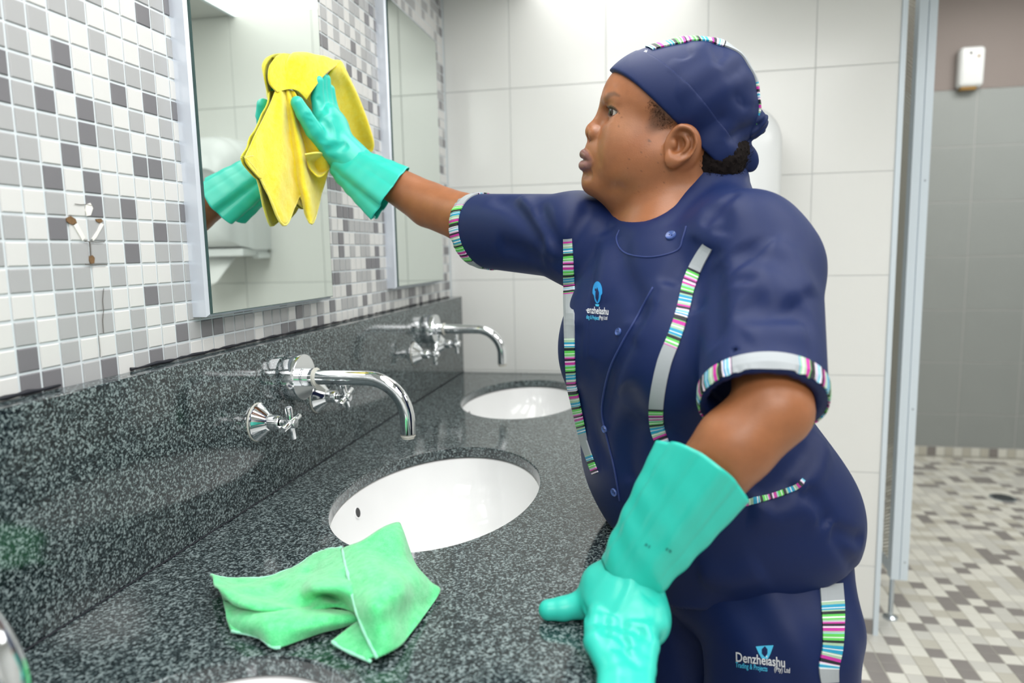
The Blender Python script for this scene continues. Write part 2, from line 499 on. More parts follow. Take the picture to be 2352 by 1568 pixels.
for yc, lab in zip(SINKS, basin_lab):
    e = empty('basin', (SX, yc, HF - 0.18))
    tag(e, lab, 'basin', 'oval basins set into the granite counter')
    b_ = basin(yc).build('bowl', 'ceramic', e, smooth=40)
    # overflow opening on the side of the bowl and drain at its bottom
    a = math.radians(178); c, s = math.cos(a), math.sin(a)
    P = np.array([SX + SA * 0.972 * c, yc + SB * 0.972 * s, HF - 0.054])
    nrm = np.array([-c / SA, -s / SB, 1.6]); nrm /= np.linalg.norm(nrm)
    MB().lathe([(-0.004, 0.0), (-0.004, 0.0085), (0.0015, 0.0085), (0.0015, 0.0105), (-0.003, 0.0115)], P, nrm, 24, False, False).build('overflow_ring', 'ceramic', e, smooth=40)
    MB().lathe([(0.0012, 0.0), (0.0012, 0.0087)], P, nrm, 20, True, False).build('overflow_shade', 'dark_plastic', e)  # dark disc drawn for the shade inside the opening, nothing is cut
    MB().lathe([(0.001, 0.0), (0.0025, 0.012), (0.004, 0.021), (0.0, 0.024)], (SX, yc, HF - 0.170), (0, 0, 1), 28, True, False).build('drain', 'chrome', e, smooth=40)

# ---- taps
def arc_pts():
    P = [(0.058, 0, 0), (0.10, 0, 0.0), (0.145, 0, 0.0), (0.180, 0, 0.0)]
    r = 0.071
    for k in range(1, 13):
        a = math.radians(90) * k / 12
        P.append((0.180 + r * math.sin(a), 0, -r + r * math.cos(a)))
    P += [(0.251, 0, -0.085), (0.251, 0, -0.097)]
    return np.array(P)
def spout(yc, zc, label):
    e = empty('wall_spout', (TBS, yc, zc))
    tag(e, label, 'spout', 'chrome wall spouts over the basins')
    o3 = np.array([0, yc, zc])
    MB().lathe([(TBS, 0.0395), (TBS + 0.003, 0.0405), (TBS + 0.029, 0.0405), (TBS + 0.031, 0.0395)], o3, (1, 0, 0), 48).build('rose', 'chrome', e, smooth=40)
    MB().lathe([(0.062, 0.0155), (0.066, 0.016), (0.067, 0.0148), (0.068, 0.016), (0.084, 0.016), (0.085, 0.0145)], o3, (1, 0, 0), 40).build('collar', 'chrome', e, smooth=40)
    MB().lathe([(0.083, 0.0152), (0.0865, 0.0168), (0.0885, 0.0168), (0.090, 0.013)], o3, (1, 0, 0), 40).build('washer', 'silicone', e, smooth=40)
    MB().tube(arc_pts() + o3, 0.0128, 28).build('spout_tube', 'chrome', e, smooth=50)
    MB().lathe([(0.0, 0.0128), (0.004, 0.0128), (0.004, 0.0105), (-0.004, 0.0105)], (0.251, yc, zc - 0.099), (0, 0, 1), 28, False, False).build('outlet', 'silicone', e, smooth=40)
    return e
def valve(yc, zc, rot, label):
    e = empty('cross_tap', (TBS, yc, zc))
    tag(e, label, 'tap', 'chrome cross handle taps')
    o3 = np.array([TBS, yc, zc])
    MB().lathe([(0, 0.0315), (0.002, 0.0315), (0.002, 0.030)], o3, (1, 0, 0), 40).build('gasket', 'silicone', e, smooth=40)
    MB().lathe([(0.002, 0.0305), (0.0045, 0.0305), (0.006, 0.0285), (0.021, 0.014), (0.022, 0.0125)], o3, (1, 0, 0), 48).build('flange', 'chrome', e, smooth=35)
    MB().lathe([(0.02, 0.0118), (0.038, 0.0118), (0.040, 0.0108), (0.040, 0.0085), (0.036, 0.0085)], o3, (1, 0, 0), 36, True, True).build('body', 'chrome', e, smooth=40)
    MB().lathe([(0.034, 0.0058), (0.05, 0.0058)], o3, (1, 0, 0), 24).build('stem', 'chrome', e, smooth=40)
    h = MB().lathe([(0.049, 0.0075), (0.051, 0.0085), (0.0655, 0.0085), (0.0675, 0.0075), (0.068, 0.0)], o3, (1, 0, 0), 32, True, False).build('hub', 'chrome', e, smooth=40)
    for k in range(4):
        a = rot + k * math.pi / 2
        d_ = np.array([0, math.cos(a), math.sin(a)])
        MB().lathe([(0.004, 0.0052), (0.0265, 0.0055), (0.0275, 0.0048)], o3 + np.array([0.0585, 0, 0]), d_, 20).build('handle_arm', 'chrome', e, smooth=40)
    return e
zs = 1.0005
names3 = [('nearest the camera, only its tip in the left bottom corner', 'nearest'), ('over the middle basin', 'middle'), ('over the far basin', 'far')]
for i, yc in enumerate(SINKS):
    spout(yc + 0.012, zs, ['curved chrome wall spout nearest the camera, barely showing in the bottom left corner', 'curved chrome wall spout in the middle, arching over the middle basin', 'curved chrome wall spout farthest away, arching over the far basin'][i])
    if i:
        nm = ['', 'middle', 'far'][i]
        valve(yc - 0.092, 0.945, math.radians(100 if i == 1 else 80), f'chrome cross handle tap on the near side of the {nm} spout')
        valve(yc + 0.113, 0.945, math.radians(112 if i == 1 else 95), f'chrome cross handle tap on the far side of the {nm} spout')

# ---- mirrors
def mirror(y0, y1, zb, zt, label):
    e = empty('wall_mirror', (0, (y0 + y1) / 2, zb))
    tag(e, label, 'mirror', 'frameless wall mirrors on aluminium boxes')
    T = 0.0265; c = 0.004
    R = []
    for x, k in ((0.0, 0), (T - c, 0), (T, c)):
        R.append([(x, y0 + k, zb + k), (x, y1 - k, zb + k), (x, y1 - k, zt - k), (x, y0 + k, zt - k)])
    MB().rings(R).build('backing_box', 'alu_frame', e)
    MB().box((T, y0 + c, zb + c), (T + 0.004, y1 - c, zt - c)).build('glass_edge', 'mirror_edge', e)
    k = c + 0.0012
    MB().add([(T + 0.0042, y0 + k, zb + k), (T + 0.0042, y1 - k, zb + k), (T + 0.0042, y1 - k, zt - k), (T + 0.0042, y0 + k, zt - k)], [(0, 1, 2, 3)]).build('mirror_glass', 'mirror_glass', e)
mirror(0.909, 1.3095, 1.124, 1.824, 'tall wall mirror that the cleaner is wiping with the yellow cloth')
mirror(1.671, 2.060, 1.124, 1.824, 'tall wall mirror farther back, next to the back wall corner')

# ---- white tiles on the back wall
cols = [0.0] + [0.2105 + 0.3 * k for k in range(4)] + [1.333]
rows = [1.7172 + 0.2989 * k for k in (2, 1, 0, -1, -2, -3, -4, -5)] + [0.052, 0.002]
J = 0.0022
for i in range(len(cols) - 1):
    for j in range(len(rows) - 1):
        zt, zb = rows[j], rows[j + 1]
        if zb >= CEIL - 0.01: continue
        zt = min(zt, CEIL - 0.001)
        if j == len(rows) - 2: continue
        w, h = cols[i + 1] - cols[i] - J, zt - zb - J
        put_tile(tile_mesh('white_tile', w, h, 0.0018, 'white_tile', 0.0007), ((cols[i] + cols[i + 1]) / 2, D + 0.001, (zt + zb) / 2), RY, wall_back)
# skirting row of small tiles along the foot of that wall
fm = {}
def floor_tile(c, w, h):
    key = (c, round(w, 4), round(h, 4))
    if key not in fm: fm[key] = tile_mesh('small_tile_' + c, w, h, 0.0018, {'W': 'floor_white', 'B': 'floor_beige', 'G': 'floor_grey', 'D': 'floor_dark'}[c], 0.0008)
    return fm[key]
PF = 0.05
def pick(r): return 'W' if r < 0.36 else 'B' if r < 0.58 else 'G' if r < 0.80 else 'D'
k = 0; x = 1.333 - PF / 2
while x > 0.62:
    put_tile(floor_tile('D' if k == 0 else 'B' if k in (1, 2, 5) else pick(rnd.random()), PF - 0.003, PF - 0.003), (x, D + 0.0008, PF / 2), RY, wall_back)
    x -= PF; k += 1
o = MB().box((1.333, D - 0.006, 0.0), (1.347, D + 0.105, 2.0)).build('trim_2', 'alu_paint'); struct(o, 'pale metal corner trim on the end of the white tiled wall')

# ---- grey tiles of the far wall, skirting and paint above
YG = 4.321; pg = 0.2965
xj = [2.344 + pg * k for k in range(-4, 4)]
zj = [2.0225 - 0.2963 * k for k in range(0, 7)] + [0.056]
for i in range(len(xj) - 1):
    for j in range(len(zj) - 1):
        w, h = xj[i + 1] - xj[i] - 0.006, zj[j] - zj[j + 1] - 0.006
        if h < 0.03: continue
        put_tile(tile_mesh('grey_tile', w, h, 0.002, 'grey_tile', 0.0007), ((xj[i] + xj[i + 1]) / 2, YG, (zj[j] + zj[j + 1]) / 2), RY, wall_stall)
x = 2.264 - 0.0455 * 18; k = 0
while x < 3.15:
    seq = 'BWBDWBWDBGWD'
    put_tile(floor_tile(seq[k % 7] if k > 14 else pick(rnd.random()), 0.0425, 0.05), (x, YG, 0.027), RY, wall_stall)
    x += 0.0455; k += 1
o = MB().box((1.333, YG - 0.004, 2.024), (3.2, YG + 0.001, 2.6)).build('painted_band', 'taupe_paint', wall_stall)

# ---- floor tiles
items = []
for i in range(-29, 36):
    for j in range(-70, 44):
        x, y = 1.411 + PF * (i + 0.5), 2.1895 + PF * (j + 0.5)
        if x < 0.03 or x > 3.19 or y < -1.3 or y > 4.31: continue
        c = pick(rnd.random())
        q = (np.array([x, y, 0]) - CAM) @ CM
        if q[1] > 0.1:
            px, py = 1176 + F_PX * q[0] / q[1], 784 - F_PX * q[2] / q[1]
            vis = 1950 < px < 2360 and 1040 < py < 1580
        else: vis = False
        items.append((vis, np.linalg.norm(q), c, (x, y, -0.0017)))
items.sort(key=lambda t: (not t[0], t[1]))
I4 = Matrix.Identity(4)
for vis, d_, c, loc in items[:300]:
    put_tile(floor_tile(c, PF - 0.003, PF - 0.003), loc, I4, floor)
joined_tiles('floor_tiles', [(floor_tile(c, PF - 0.003, PF - 0.003), loc, 'WBGD'.index(c)) for vis, d_, c, loc in items[300:]], I4, floor, ['floor_white', 'floor_beige', 'floor_grey', 'floor_dark'])
# floor drain
e = empty('floor_drain', (2.287, 3.622, 0.0))
tag(e, 'round metal floor drain set in the mosaic floor beyond the partition', 'drain')
MB().lathe([(0, 0.055), (0.002, 0.055), (0.003, 0.052), (0.003, 0.046)], (2.287, 3.622, 0.0), (0, 0, 1), 32).build('rim', 'aluminium', e, smooth=40)
for k in range(-3, 4):
    hw = math.sqrt(0.045 ** 2 - (k * 0.0125) ** 2)
    MB().box((2.287 + k * 0.0125 - 0.003, 3.622 - hw, 0.003), (2.287 + k * 0.0125 + 0.003, 3.622 + hw, 0.0045)).build('slot', 'dark_plastic', e)

# ---- stall partition: perforated panel running back from an aluminium post on a thin leg
e = empty('stall_partition', (1.43, 2.36, 0.0))
tag(e, 'toilet stall partition with perforated panel, pale metal post and thin leg', 'partition')
MB().box((1.4130, 2.362, 0.18), (1.4165, 4.0, 2.0)).build('perforated_panel', 'perforated_metal', e)
MB().box((1.4105, 2.362, 0.15), (1.4195, 4.0, 0.182)).build('bottom_rail', 'alu_paint', e)
pb = MB()
pr = [(1.409, 2.34), (1.4325, 2.34), (1.4325, 2.345), (1.4355, 2.345), (1.4355, 2.34), (1.458, 2.34), (1.458, 2.378), (1.409, 2.378)]
pb.rings([[(x, y, 0.14) for x, y in pr], [(x, y, 2.0) for x, y in pr]])
MB_o = pb.build('post', 'alu_paint', e)
for z in (0.2, 0.70, 1.395):
    MB().lathe([(0, 0.0035), (0.0012, 0.003), (0.0014, 0)], (1.447, 2.34, z), (0, -1, 0), 14, True, False).build('screw', 'aluminium', e)
MB().lathe([(0, 0.022), (0.006, 0.022), (0.010, 0.010), (0.012, 0.0075), (0.154, 0.0075)], (1.4185, 2.358, 0.0), (0, 0, 1), 20).build('leg', 'aluminium', e, smooth=35)

# ---- air freshener on the far wall
P0 = W(2222, 160, YG)
def rbox(c, sz, r, n=4):
    bm = bmesh.new(); bmesh.ops.create_cube(bm, size=1)
    for v in bm.verts: v.co = Vector((v.co.x * sz[0], v.co.y * sz[1], v.co.z * sz[2]))
    bmesh.ops.bevel(bm, geom=bm.edges[:] + bm.verts[:], offset=r, segments=n, affect='EDGES', profile=0.5)
    me = bpy.data.meshes.new('rbox'); 
    for v in bm.verts: v.co += Vector(c)
    bm.to_mesh(me); bm.free()
    return me
cx_, cz_ = P0[0], P0[2]
e = empty('air_freshener', (cx_, YG, cz_ - 0.11))
tag(e, 'white plastic air freshener box high on the grey tiled far wall', 'air freshener')
me = rbox((cx_, YG - 0.034, cz_ + 0.002), (0.122, 0.068, 0.206), 0.022)
for v in me.vertices:
    if v.co.z < cz_ - 0.05: v.co.y += (cz_ - 0.05 - v.co.z) * 0.15
link('housing', me, 'white_plastic', e, smooth=True)
MB().lathe([(0, 0.008), (0.002, 0.007), (0.002, 0)], (cx_ - 0.012, YG - 0.067, cz_ + 0.07), (0, -1, 0), 16, True, False).build('nozzle', 'dark_plastic', e)
MB().lathe([(0, 0.007), (0.002, 0.006), (0.002, 0)], (cx_ + 0.026, YG - 0.067, cz_ + 0.052), (0, -1, 0), 16, True, False).build('indicator', 'amber_plastic', e)
MB().box((cx_ - 0.045, YG - 0.05, cz_ - 0.112), (cx_ + 0.03, YG - 0.012, cz_ - 0.097)).build('base_insert', 'amber_plastic', e)

# ---- paper towel dispenser on the back wall, behind the cleaner's head
def dispenser():
    e = empty('towel_dispenser', (0.86, D, 1.21))
    tag(e, 'white rounded paper towel dispenser on the white tiled wall behind her head', 'dispenser')
    x0, x1, zb, zt = 0.705, 1.008, 1.235, 1.605
    def outline(k, dz=0.0):
        # arched outline, inset k
        P = []
        a, b = x0 + k, x1 - k
        r = 0.105 - k * 0.5
        P += [(a, zb + k), (b, zb + k)]
        for t in range(0, 9):
            an = math.radians(90) * t / 8
            P.append((b - r + r * math.cos(an), zt - k - r + r * math.sin(an)))
        for t in range(0, 9):
            an = math.radians(90) * t / 8
            P.append((a + r - r * math.sin(an), zt - k - r + r * math.cos(an)))
        return P
    dep = [(0.0, 0), (0.10, 0), (0.118, 0.002), (0.122, 0.005), (0.135, 0.006), (0.17, 0.012), (0.195, 0.03), (0.21, 0.06), (0.216, 0.09)]
    R = [[(x, D - d_, z) for x, z in outline(k)] for d_, k in dep]
    MB().rings(R).build('housing', 'white_plastic', e, smooth=40)
    MB().lathe([(0, 0.06), (0.006, 0.06), (0.012, 0.05), (0.013, 0)], (0.80, D - 0.214, 1.43), (0, -1, 0), 32, True, False).build('window', 'grey_tile', e, smooth=40)
    MB().box((x0 + 0.01, D - 0.16, zb - 0.022), (x1 - 0.01, D - 0.004, zb + 0.004)).build('tray', 'white_plastic', e, bevel=0.004)
    MB().box((x0 + 0.004, D - 0.075, zb - 0.03), (x0 + 0.03, D - 0.004, zb - 0.012)).build('latch', 'white_plastic', e, bevel=0.002)
    # torn paper hanging from the slot
    V = []; Fq = []
    nu, nv = 12, 10
    for i in range(nu):
        for j in range(nv):
            u, v = i / (nu - 1), j / (nv - 1)
            V.append((0.775 + 0.19 * u + 0.05 * v * (1 - u), D - 0.10 - 0.012 * math.sin(u * 7 + v * 2) * v - 0.04 * v, zb - 0.018 - v * (0.09 + 0.035 * u)))
    for i in range(nu - 1):
        for j in range(nv - 1):
            Fq.append((i * nv + j, (i + 1) * nv + j, (i + 1) * nv + j + 1, i * nv + j + 1))
    o = MB().add(V, Fq).build('paper_sheet', 'paper', e, smooth=True)
    md = o.modifiers.new('s', 'SOLIDIFY'); md.thickness = 0.0006
dispenser()

# ---- ceiling lights
def panel(name, x0, y0, x1, y1, mat, label):
    z = CEIL
    e = empty(name, ((x0 + x1) / 2, (y0 + y1) / 2, z))
    tag(e, label, 'ceiling light')
    f_ = 0.012
    for a, b in (((x0 - f_, y0 - f_, z - 0.006), (x1 + f_, y0, z)), ((x0 - f_, y1, z - 0.006), (x1 + f_, y1 + f_, z)), ((x0 - f_, y0, z - 0.006), (x0, y1, z)), ((x1, y0, z - 0.006), (x1 + f_, y1, z))):
        if b[1] <= D + 0.001: MB().box(a, b).build('frame', 'alu_paint', e)
    MB().add([(x0, y0, z - 0.004), (x0, y1, z - 0.004), (x1, y1, z - 0.004), (x1, y0, z - 0.004)], [(0, 1, 2, 3)]).build('diffuser', mat, e)
panel('ceiling_light', 0.28, 1.55, 0.785, D - 0.002, 'lamp_panel', 'bright rectangular ceiling light at the back wall, reflected in the mirror')
panel('ceiling_light', 0.28, 0.15, 0.785, 1.40, 'lamp_counter_fill', 'added long fill light panel above the near half of the counter')  # added unseen panel, brightens the counter top from above
panel('ceiling_light', 0.35, -1.2, 1.75, -0.25, 'lamp_bounce_fill', 'added wide fill light panel behind the camera, in place of bounced flash')  # added main light, stands in for flash bounced off the ceiling
panel('ceiling_light', 1.0, 0.15, 1.55, 1.25, 'lamp_mid', 'ceiling light panel straight above the cleaner and the counter edge')
panel('ceiling_light', 1.85, 0.5, 2.6, 1.7, 'lamp_side_fill', 'added fill light panel on the right, above the open floor')  # added unseen panel, general fill from the right
e = empty('stall_fill_light', (2.4, 3.3, 2.6))  # added unseen lamp to lift the stall area, wide to soften its reflection
tag(e, 'added wide round fill light above the stall floor', 'ceiling light')
MB().lathe([(0, 0.52), (-0.03, 0.52), (-0.04, 0.50)], (2.4, 3.3, 2.6), (0, 0, 1), 32).build('housing', 'white_plastic', e, smooth=40)
MB().lathe([(-0.0405, 0.485), (-0.0405, 0.0)], (2.4, 3.3, 2.6), (0, 0, 1), 32, False, False).build('diffuser', 'lamp_stall_fill', e)
# ================================================================== distance field modelling: smooth blends of simple solids, meshed on a grid
scene.cycles.use_light_tree = False
f32 = np.float32
def smin(a, b, k):
    h = np.clip(0.5 + 0.5 * (b - a) / k, 0, 1)
    return b + (a - b) * h - k * h * (1 - h)
def smax(a, b, k):
    return -smin(-a, -b, k)
def ell(P, c, r, R=None):
    q = P - np.asarray(c, f32)
    if R is not None: q = q @ np.asarray(R, f32)       # columns of R: local axes
    r = np.asarray(r, f32)
    k0 = np.sqrt(((q / r) ** 2).sum(1)) + 1e-9
    k1 = np.sqrt(((q / (r * r)) ** 2).sum(1)) + 1e-9
    return k0 * (k0 - 1) / k1
def cone(P, a, b, ra, rb):
    a = np.asarray(a, f32); b = np.asarray(b, f32)
    ba = b - a; q = P - a
    t = np.clip((q @ ba) / (ba @ ba), 0, 1)
    return np.sqrt(((q - t[:, None] * ba) ** 2).sum(1)) - (ra + (rb - ra) * t)
def chain(P, pts, rad, k=0):
    d = None
    for i in range(len(pts) - 1):
        e = cone(P, pts[i], pts[i + 1], rad[i], rad[i + 1])
        d = e if d is None else (np.minimum(d, e) if k == 0 else smin(d, e, k))
    return d
def spline(pts, n=8):
    P = np.array(pts, float); m = len(P); out = []
    for i in range(m - 1):
        p0, p1, p2, p3 = P[max(i - 1, 0)], P[i], P[i + 1], P[min(i + 2, m - 1)]
        for k in range(n):
            t = k / n
            out.append(0.5 * ((2 * p1) + (-p0 + p2) * t + (2 * p0 - 5 * p1 + 4 * p2 - p3) * t * t + (-p0 + 3 * p1 - 3 * p2 + p3) * t ** 3))
    out.append(P[-1])
    return np.array(out)
def plane(P, p, n):
    n = np.asarray(n, float); n = n / np.linalg.norm(n)
    return (P - np.asarray(p, f32)) @ n.astype(f32)
def axes_grid(lo, hi, h, fine=None, hf=None):
    # coordinates from lo to hi in steps of h, with steps hf inside fine=(a, b)
    if fine is None: return np.arange(lo, hi + h, h)
    a, b = fine
    return np.concatenate([np.arange(lo, a - h * 0.5, h), np.arange(a, b, hf), np.arange(b, hi + h, h)])
_E = [(0, 1), (2, 3), (4, 5), (6, 7), (0, 2), (1, 3), (4, 6), (5, 7), (0, 4), (1, 5), (2, 6), (3, 7)]
_C = np.array([(i & 1, (i >> 1) & 1, (i >> 2) & 1) for i in range(8)])
def grid_mesh(func, xs, ys, zs, newton=1):
    xs, ys, zs = [np.asarray(a, float) for a in (xs, ys, zs)]
    n = np.array([len(xs), len(ys), len(zs)])
    val = np.full(n, 1.0, f32)
    B = 4
    bi = [np.arange(0, m, B) for m in n]
    def cen(a):
        lo = a[np.arange(0, len(a), B)]; hi = a[np.minimum(np.arange(0, len(a), B) + B, len(a) - 1)]
        return (lo + hi) / 2, (hi - lo) / 2
    cx, hx = cen(xs); cy, hy = cen(ys); cz, hz = cen(zs)
    G = np.stack(np.meshgrid(cx, cy, cz, indexing='ij'), -1).reshape(-1, 3)
    Hd = np.stack(np.meshgrid(hx, hy, hz, indexing='ij'), -1).reshape(-1, 3)
    d = func(G.astype(f32))
    act = np.abs(d) < np.linalg.norm(Hd, axis=1) * 1.55 + 0.003
    ids = np.stack(np.meshgrid(*bi, indexing='ij'), -1).reshape(-1, 3)
    for i, j, k in ids[(~act) & (d < 0)]: val[i:i + B, j:j + B, k:k + B] = -1.0
    ids = ids[act]
    off = np.stack(np.meshgrid(range(B), range(B), range(B), indexing='ij'), -1).reshape(-1, 3)
    for s in range(0, len(ids), 4800):
        I = (ids[s:s + 4800, None, :] + off[None]).reshape(-1, 3)
        I = I[(I < n).all(1)]
        P = np.stack([xs[I[:, 0]], ys[I[:, 1]], zs[I[:, 2]]], 1).astype(f32)
        val[I[:, 0], I[:, 1], I[:, 2]] = func(P)
    ins = val < 0
    c = np.zeros(n - 1, np.int8)
    for o in _C:
        c += ins[o[0]:n[0] - 1 + o[0], o[1]:n[1] - 1 + o[1], o[2]:n[2] - 1 + o[2]]
    A = np.argwhere((c > 0) & (c < 8))
    idx = np.full(n - 1, -1, np.int32)
    idx[A[:, 0], A[:, 1], A[:, 2]] = np.arange(len(A))
    v8 = np.stack([val[A[:, 0] + o[0], A[:, 1] + o[1], A[:, 2] + o[2]] for o in _C], 1)
    pos = np.zeros((len(A), 3)); cnt = np.zeros(len(A))
    for a, b in _E:
        va, vb = v8[:, a], v8[:, b]
        m = (va < 0) != (vb < 0)
        t = np.where(m, va / np.where(va == vb, 1, va - vb), 0)
        p = _C[a] + t[:, None] * (_C[b] - _C[a])
        pos += np.where(m[:, None], p, 0); cnt += m
    pos /= cnt[:, None]
    V = np.empty_like(pos)
    for ax, a in enumerate((xs, ys, zs)):
        V[:, ax] = a[A[:, ax]] + pos[:, ax] * (a[A[:, ax] + 1] - a[A[:, ax]])
    F = []
    for ax in range(3):
        b_, c_ = (ax + 1) % 3, (ax + 2) % 3
        sl0 = [slice(None)] * 3; sl1 = [slice(None)] * 3
        sl0[ax] = slice(0, n[ax] - 1); sl1[ax] = slice(1, n[ax])
        ch = ins[tuple(sl0)] != ins[tuple(sl1)]
        E = np.argwhere(ch)
        E = E[(E[:, b_] > 0) & (E[:, c_] > 0) & (E[:, b_] < n[b_] - 1) & (E[:, c_] < n[c_] - 1)]
        def cell(db, dc):
            q = E.copy(); q[:, b_] += db; q[:, c_] += dc
            return idx[q[:, 0], q[:, 1], q[:, 2]]
        quad = np.stack([cell(-1, -1), cell(0, -1), cell(0, 0), cell(-1, 0)], 1)
        fl = ins[E[:, 0], E[:, 1], E[:, 2]]
        quad[~fl] = quad[~fl][:, ::-1]
        F.append(quad)
    F = np.concatenate(F)
    F = F[(F >= 0).all(1)]
    for _ in range(newton):
        P = V.astype(f32); e = 0.0006
        d = func(P)
        g = np.stack([(func(P + np.eye(3, dtype=f32)[i] * e) - d) / e for i in range(3)], 1)
        st = d[:, None] * g / ((g ** 2).sum(1)[:, None] + 0.05)
        L = np.linalg.norm(st, axis=1)[:, None]
        V = V - st * np.minimum(1, 0.004 / (L + 1e-9))
    return V, F
def np_mesh(name, V, F):
    me = bpy.data.meshes.new(name)
    me.vertices.add(len(V)); me.vertices.foreach_set('co', np.asarray(V, f32).ravel())
    k = F.shape[1]
    me.loops.add(len(F) * k); me.loops.foreach_set('vertex_index', np.asarray(F, np.int32).ravel())
    me.polygons.add(len(F)); me.polygons.foreach_set('loop_start', np.arange(0, len(F) * k, k, dtype=np.int32))
    me.update(calc_edges=True); me.validate()
    me.polygons.foreach_set('use_smooth', np.ones(len(me.polygons), bool))
    return me
def vcol(me, C, name='tint'):
    a = me.color_attributes.new(name, 'FLOAT_COLOR', 'POINT')
    a.data.foreach_set('color', np.c_[C, np.ones(len(C))].astype(f32).ravel())
def attr(me, v, name):
    a = me.attributes.new(name, 'FLOAT', 'POINT')
    a.data.foreach_set('value', np.asarray(v, f32))
def march(func, px, py, t0=0.3, t1=1.6):
    d = ray(px, py); d = d / np.linalg.norm(d); t = t0
    for _ in range(160):
        e = float(func((CAM + d * t)[None].astype(f32))[0])
        if e < 0.0004: return CAM + d * t
        t += max(e * 0.7, 0.0004)
        if t > t1: break
    return None
def march_all(func, pts, t0=0.3, t1=1.6):
    D_ = np.array([ray(*p[:2]) for p in pts]); D_ /= np.linalg.norm(D_, axis=1)[:, None]
    t = np.full(len(pts), t0); on = np.ones(len(pts), bool)
    for _ in range(160):
        if not on.any(): break
        e = func((CAM + D_[on] * t[on, None]).astype(f32))
        i = np.where(on)[0]
        t[i] += np.where(e < 0.0004, 0, np.maximum(e * 0.7, 0.0004))
        on[i[(e < 0.0004) | (t[i] > t1)]] = False
    return [CAM + D_[k] * t[k] if t[k] <= t1 else None for k in range(len(pts))]
class Folds:
    """soft grooves (+) and ridges (-) that follow lines on a surface"""
    def __init__(s): s.L = []
    def add(s, func, pts, amp, w, ends=True):
        Q = march_all(func, spline(pts, 4))
        Q = [q for q in Q if q is not None]
        if len(Q) > 1: s.L.append((np.array(Q, f32), amp, w, ends))
    def add3(s, Q, amp, w, ends=True): s.L.append((np.array(Q, f32), amp, w, ends))
    def __call__(s, P):
        out = np.zeros(len(P), f32)
        for Q, amp, w, ends in s.L:
            lo, hi = Q.min(0) - 3.2 * w, Q.max(0) + 3.2 * w
            m = np.where(((P > lo) & (P < hi)).all(1))[0]
            if not len(m): continue
            p = P[m]; best = np.full(len(m), 1e9, f32); tt = np.zeros(len(m), f32); n = len(Q) - 1
            for i in range(n):
                ba = Q[i + 1] - Q[i]; q = p - Q[i]
                t = np.clip((q @ ba) / (ba @ ba + 1e-12), 0, 1)
                e = ((q - t[:, None] * ba) ** 2).sum(1)
                u = e < best
                best[u] = e[u]; tt[u] = (i + t[u]) / n
            g = np.exp(-best / (2 * w * w))
            if ends: g = g * np.clip(np.sin(np.pi * np.clip(tt, 0, 1)) * 1.8 + 0.02, 0, 1)
            out[m] += amp * g
        return out
def bvh_of(V, F): return BVHTree.FromPolygons([tuple(v) for v in V], [tuple(map(int, f)) for f in F])
def hit(bvh, px, py):
    d = Vector(ray(px, py)).normalized()
    loc, n, i, t = bvh.ray_cast(Vector(CAM), d)
    if loc is None: return None, None
    if n.dot(d) > 0: n = -n
    return np.array(loc), np.array(n)
# ================================================================== the cleaner: head frame and key joints
HC = W(1530, 290, 1.0)
_v = (HC - CAM) / np.linalg.norm(HC - CAM)
_u = CM[:, 2] - _v * (_v @ CM[:, 2]); _u /= np.linalg.norm(_u)
_f = -np.cross(_v, _u); _s = -_v
YAW = math.radians(7)
hF = math.cos(YAW) * _f + math.sin(YAW) * _s
hS = math.cos(YAW) * _s - math.sin(YAW) * _f
HR = np.stack([hF, _u, hS], 1)                       # columns: face forward, up, her left
def hp(px, py, s=0.0):
    d = ray(px, py)
    t = (s - (CAM - HC) @ hS) / (d @ hS)
    return (CAM + t * d - HC) @ HR
def hw(l): return HC + HR @ np.asarray(l, float)
def hloc(P): return ((P - HC.astype(f32)) @ HR.astype(f32)).astype(f32)

NB = W(1545, 505, 0.985)                              # base of the neck
RS = W(1325, 545, 1.05); RE = W(1065, 500, 1.185); RW = W(800, 362, 1.235)      # right shoulder, elbow, wrist (arm on the mirror)
LS = W(1738, 540, 0.880); LE = W(1774, 940, 0.722); LWr = W(1450, 1290, 0.725)  # left shoulder, elbow, wrist (arm on the counter)
sv = np.array([0.72, -0.69, 0.0]); sv /= np.linalg.norm(sv)                     # right to left across the chest
nv = np.array([-sv[1] * -1, -sv[0], 0]); nv = np.array([-0.69, -0.72, 0.0]); nv /= np.linalg.norm(nv)   # out of the chest
TR = np.stack([sv, nv, [0, 0, 1.0]], 1)

# ---------------------------------------------------------------- head
e_c = hp(1420, 257, 0.0320)
EG = np.array([math.cos(0.28), 0, math.sin(0.28)]); ES = np.array([-math.sin(0.28), 0, math.cos(0.28)])
ER = np.stack([EG, [0, 1, 0], ES], 1)
lip_u = [hp(1342, 354, 0), hp(1343, 354, 0.008), hp(1350, 359, 0.017), hp(1358, 366, 0.0225), hp(1365, 371, 0.0265)]
lip_l = [hp(1341, 380, 0), hp(1342.5, 380, 0.008), hp(1350, 379, 0.017), hp(1359, 375, 0.0225), hp(1366, 371.5, 0.0265)]
lip_ur = [0.0068, 0.0067, 0.0058, 0.0042, 0.0022]
lip_lr = [0.0075, 0.0074, 0.0064, 0.0044, 0.0022]
brow = [hp(1391, 226, 0.012), hp(1398, 219, 0.024), hp(1412, 217, 0.036), hp(1426, 224, 0.045)]
helix = spline([hp(1551, 318, 0.078), hp(1553, 302, 0.081), hp(1565, 293, 0.084), hp(1581, 299, 0.087), hp(1590, 314, 0.088), hp(1593, 331, 0.088), hp(1586, 346, 0.087), hp(1575, 359, 0.083), hp(1558, 369, 0.080)], 4)
anti = spline([hp(1572, 312, 0.080), hp(1580, 325, 0.083), hp(1577, 339, 0.083), hp(1563, 350, 0.081), hp(1549, 353, 0.079)], 3)
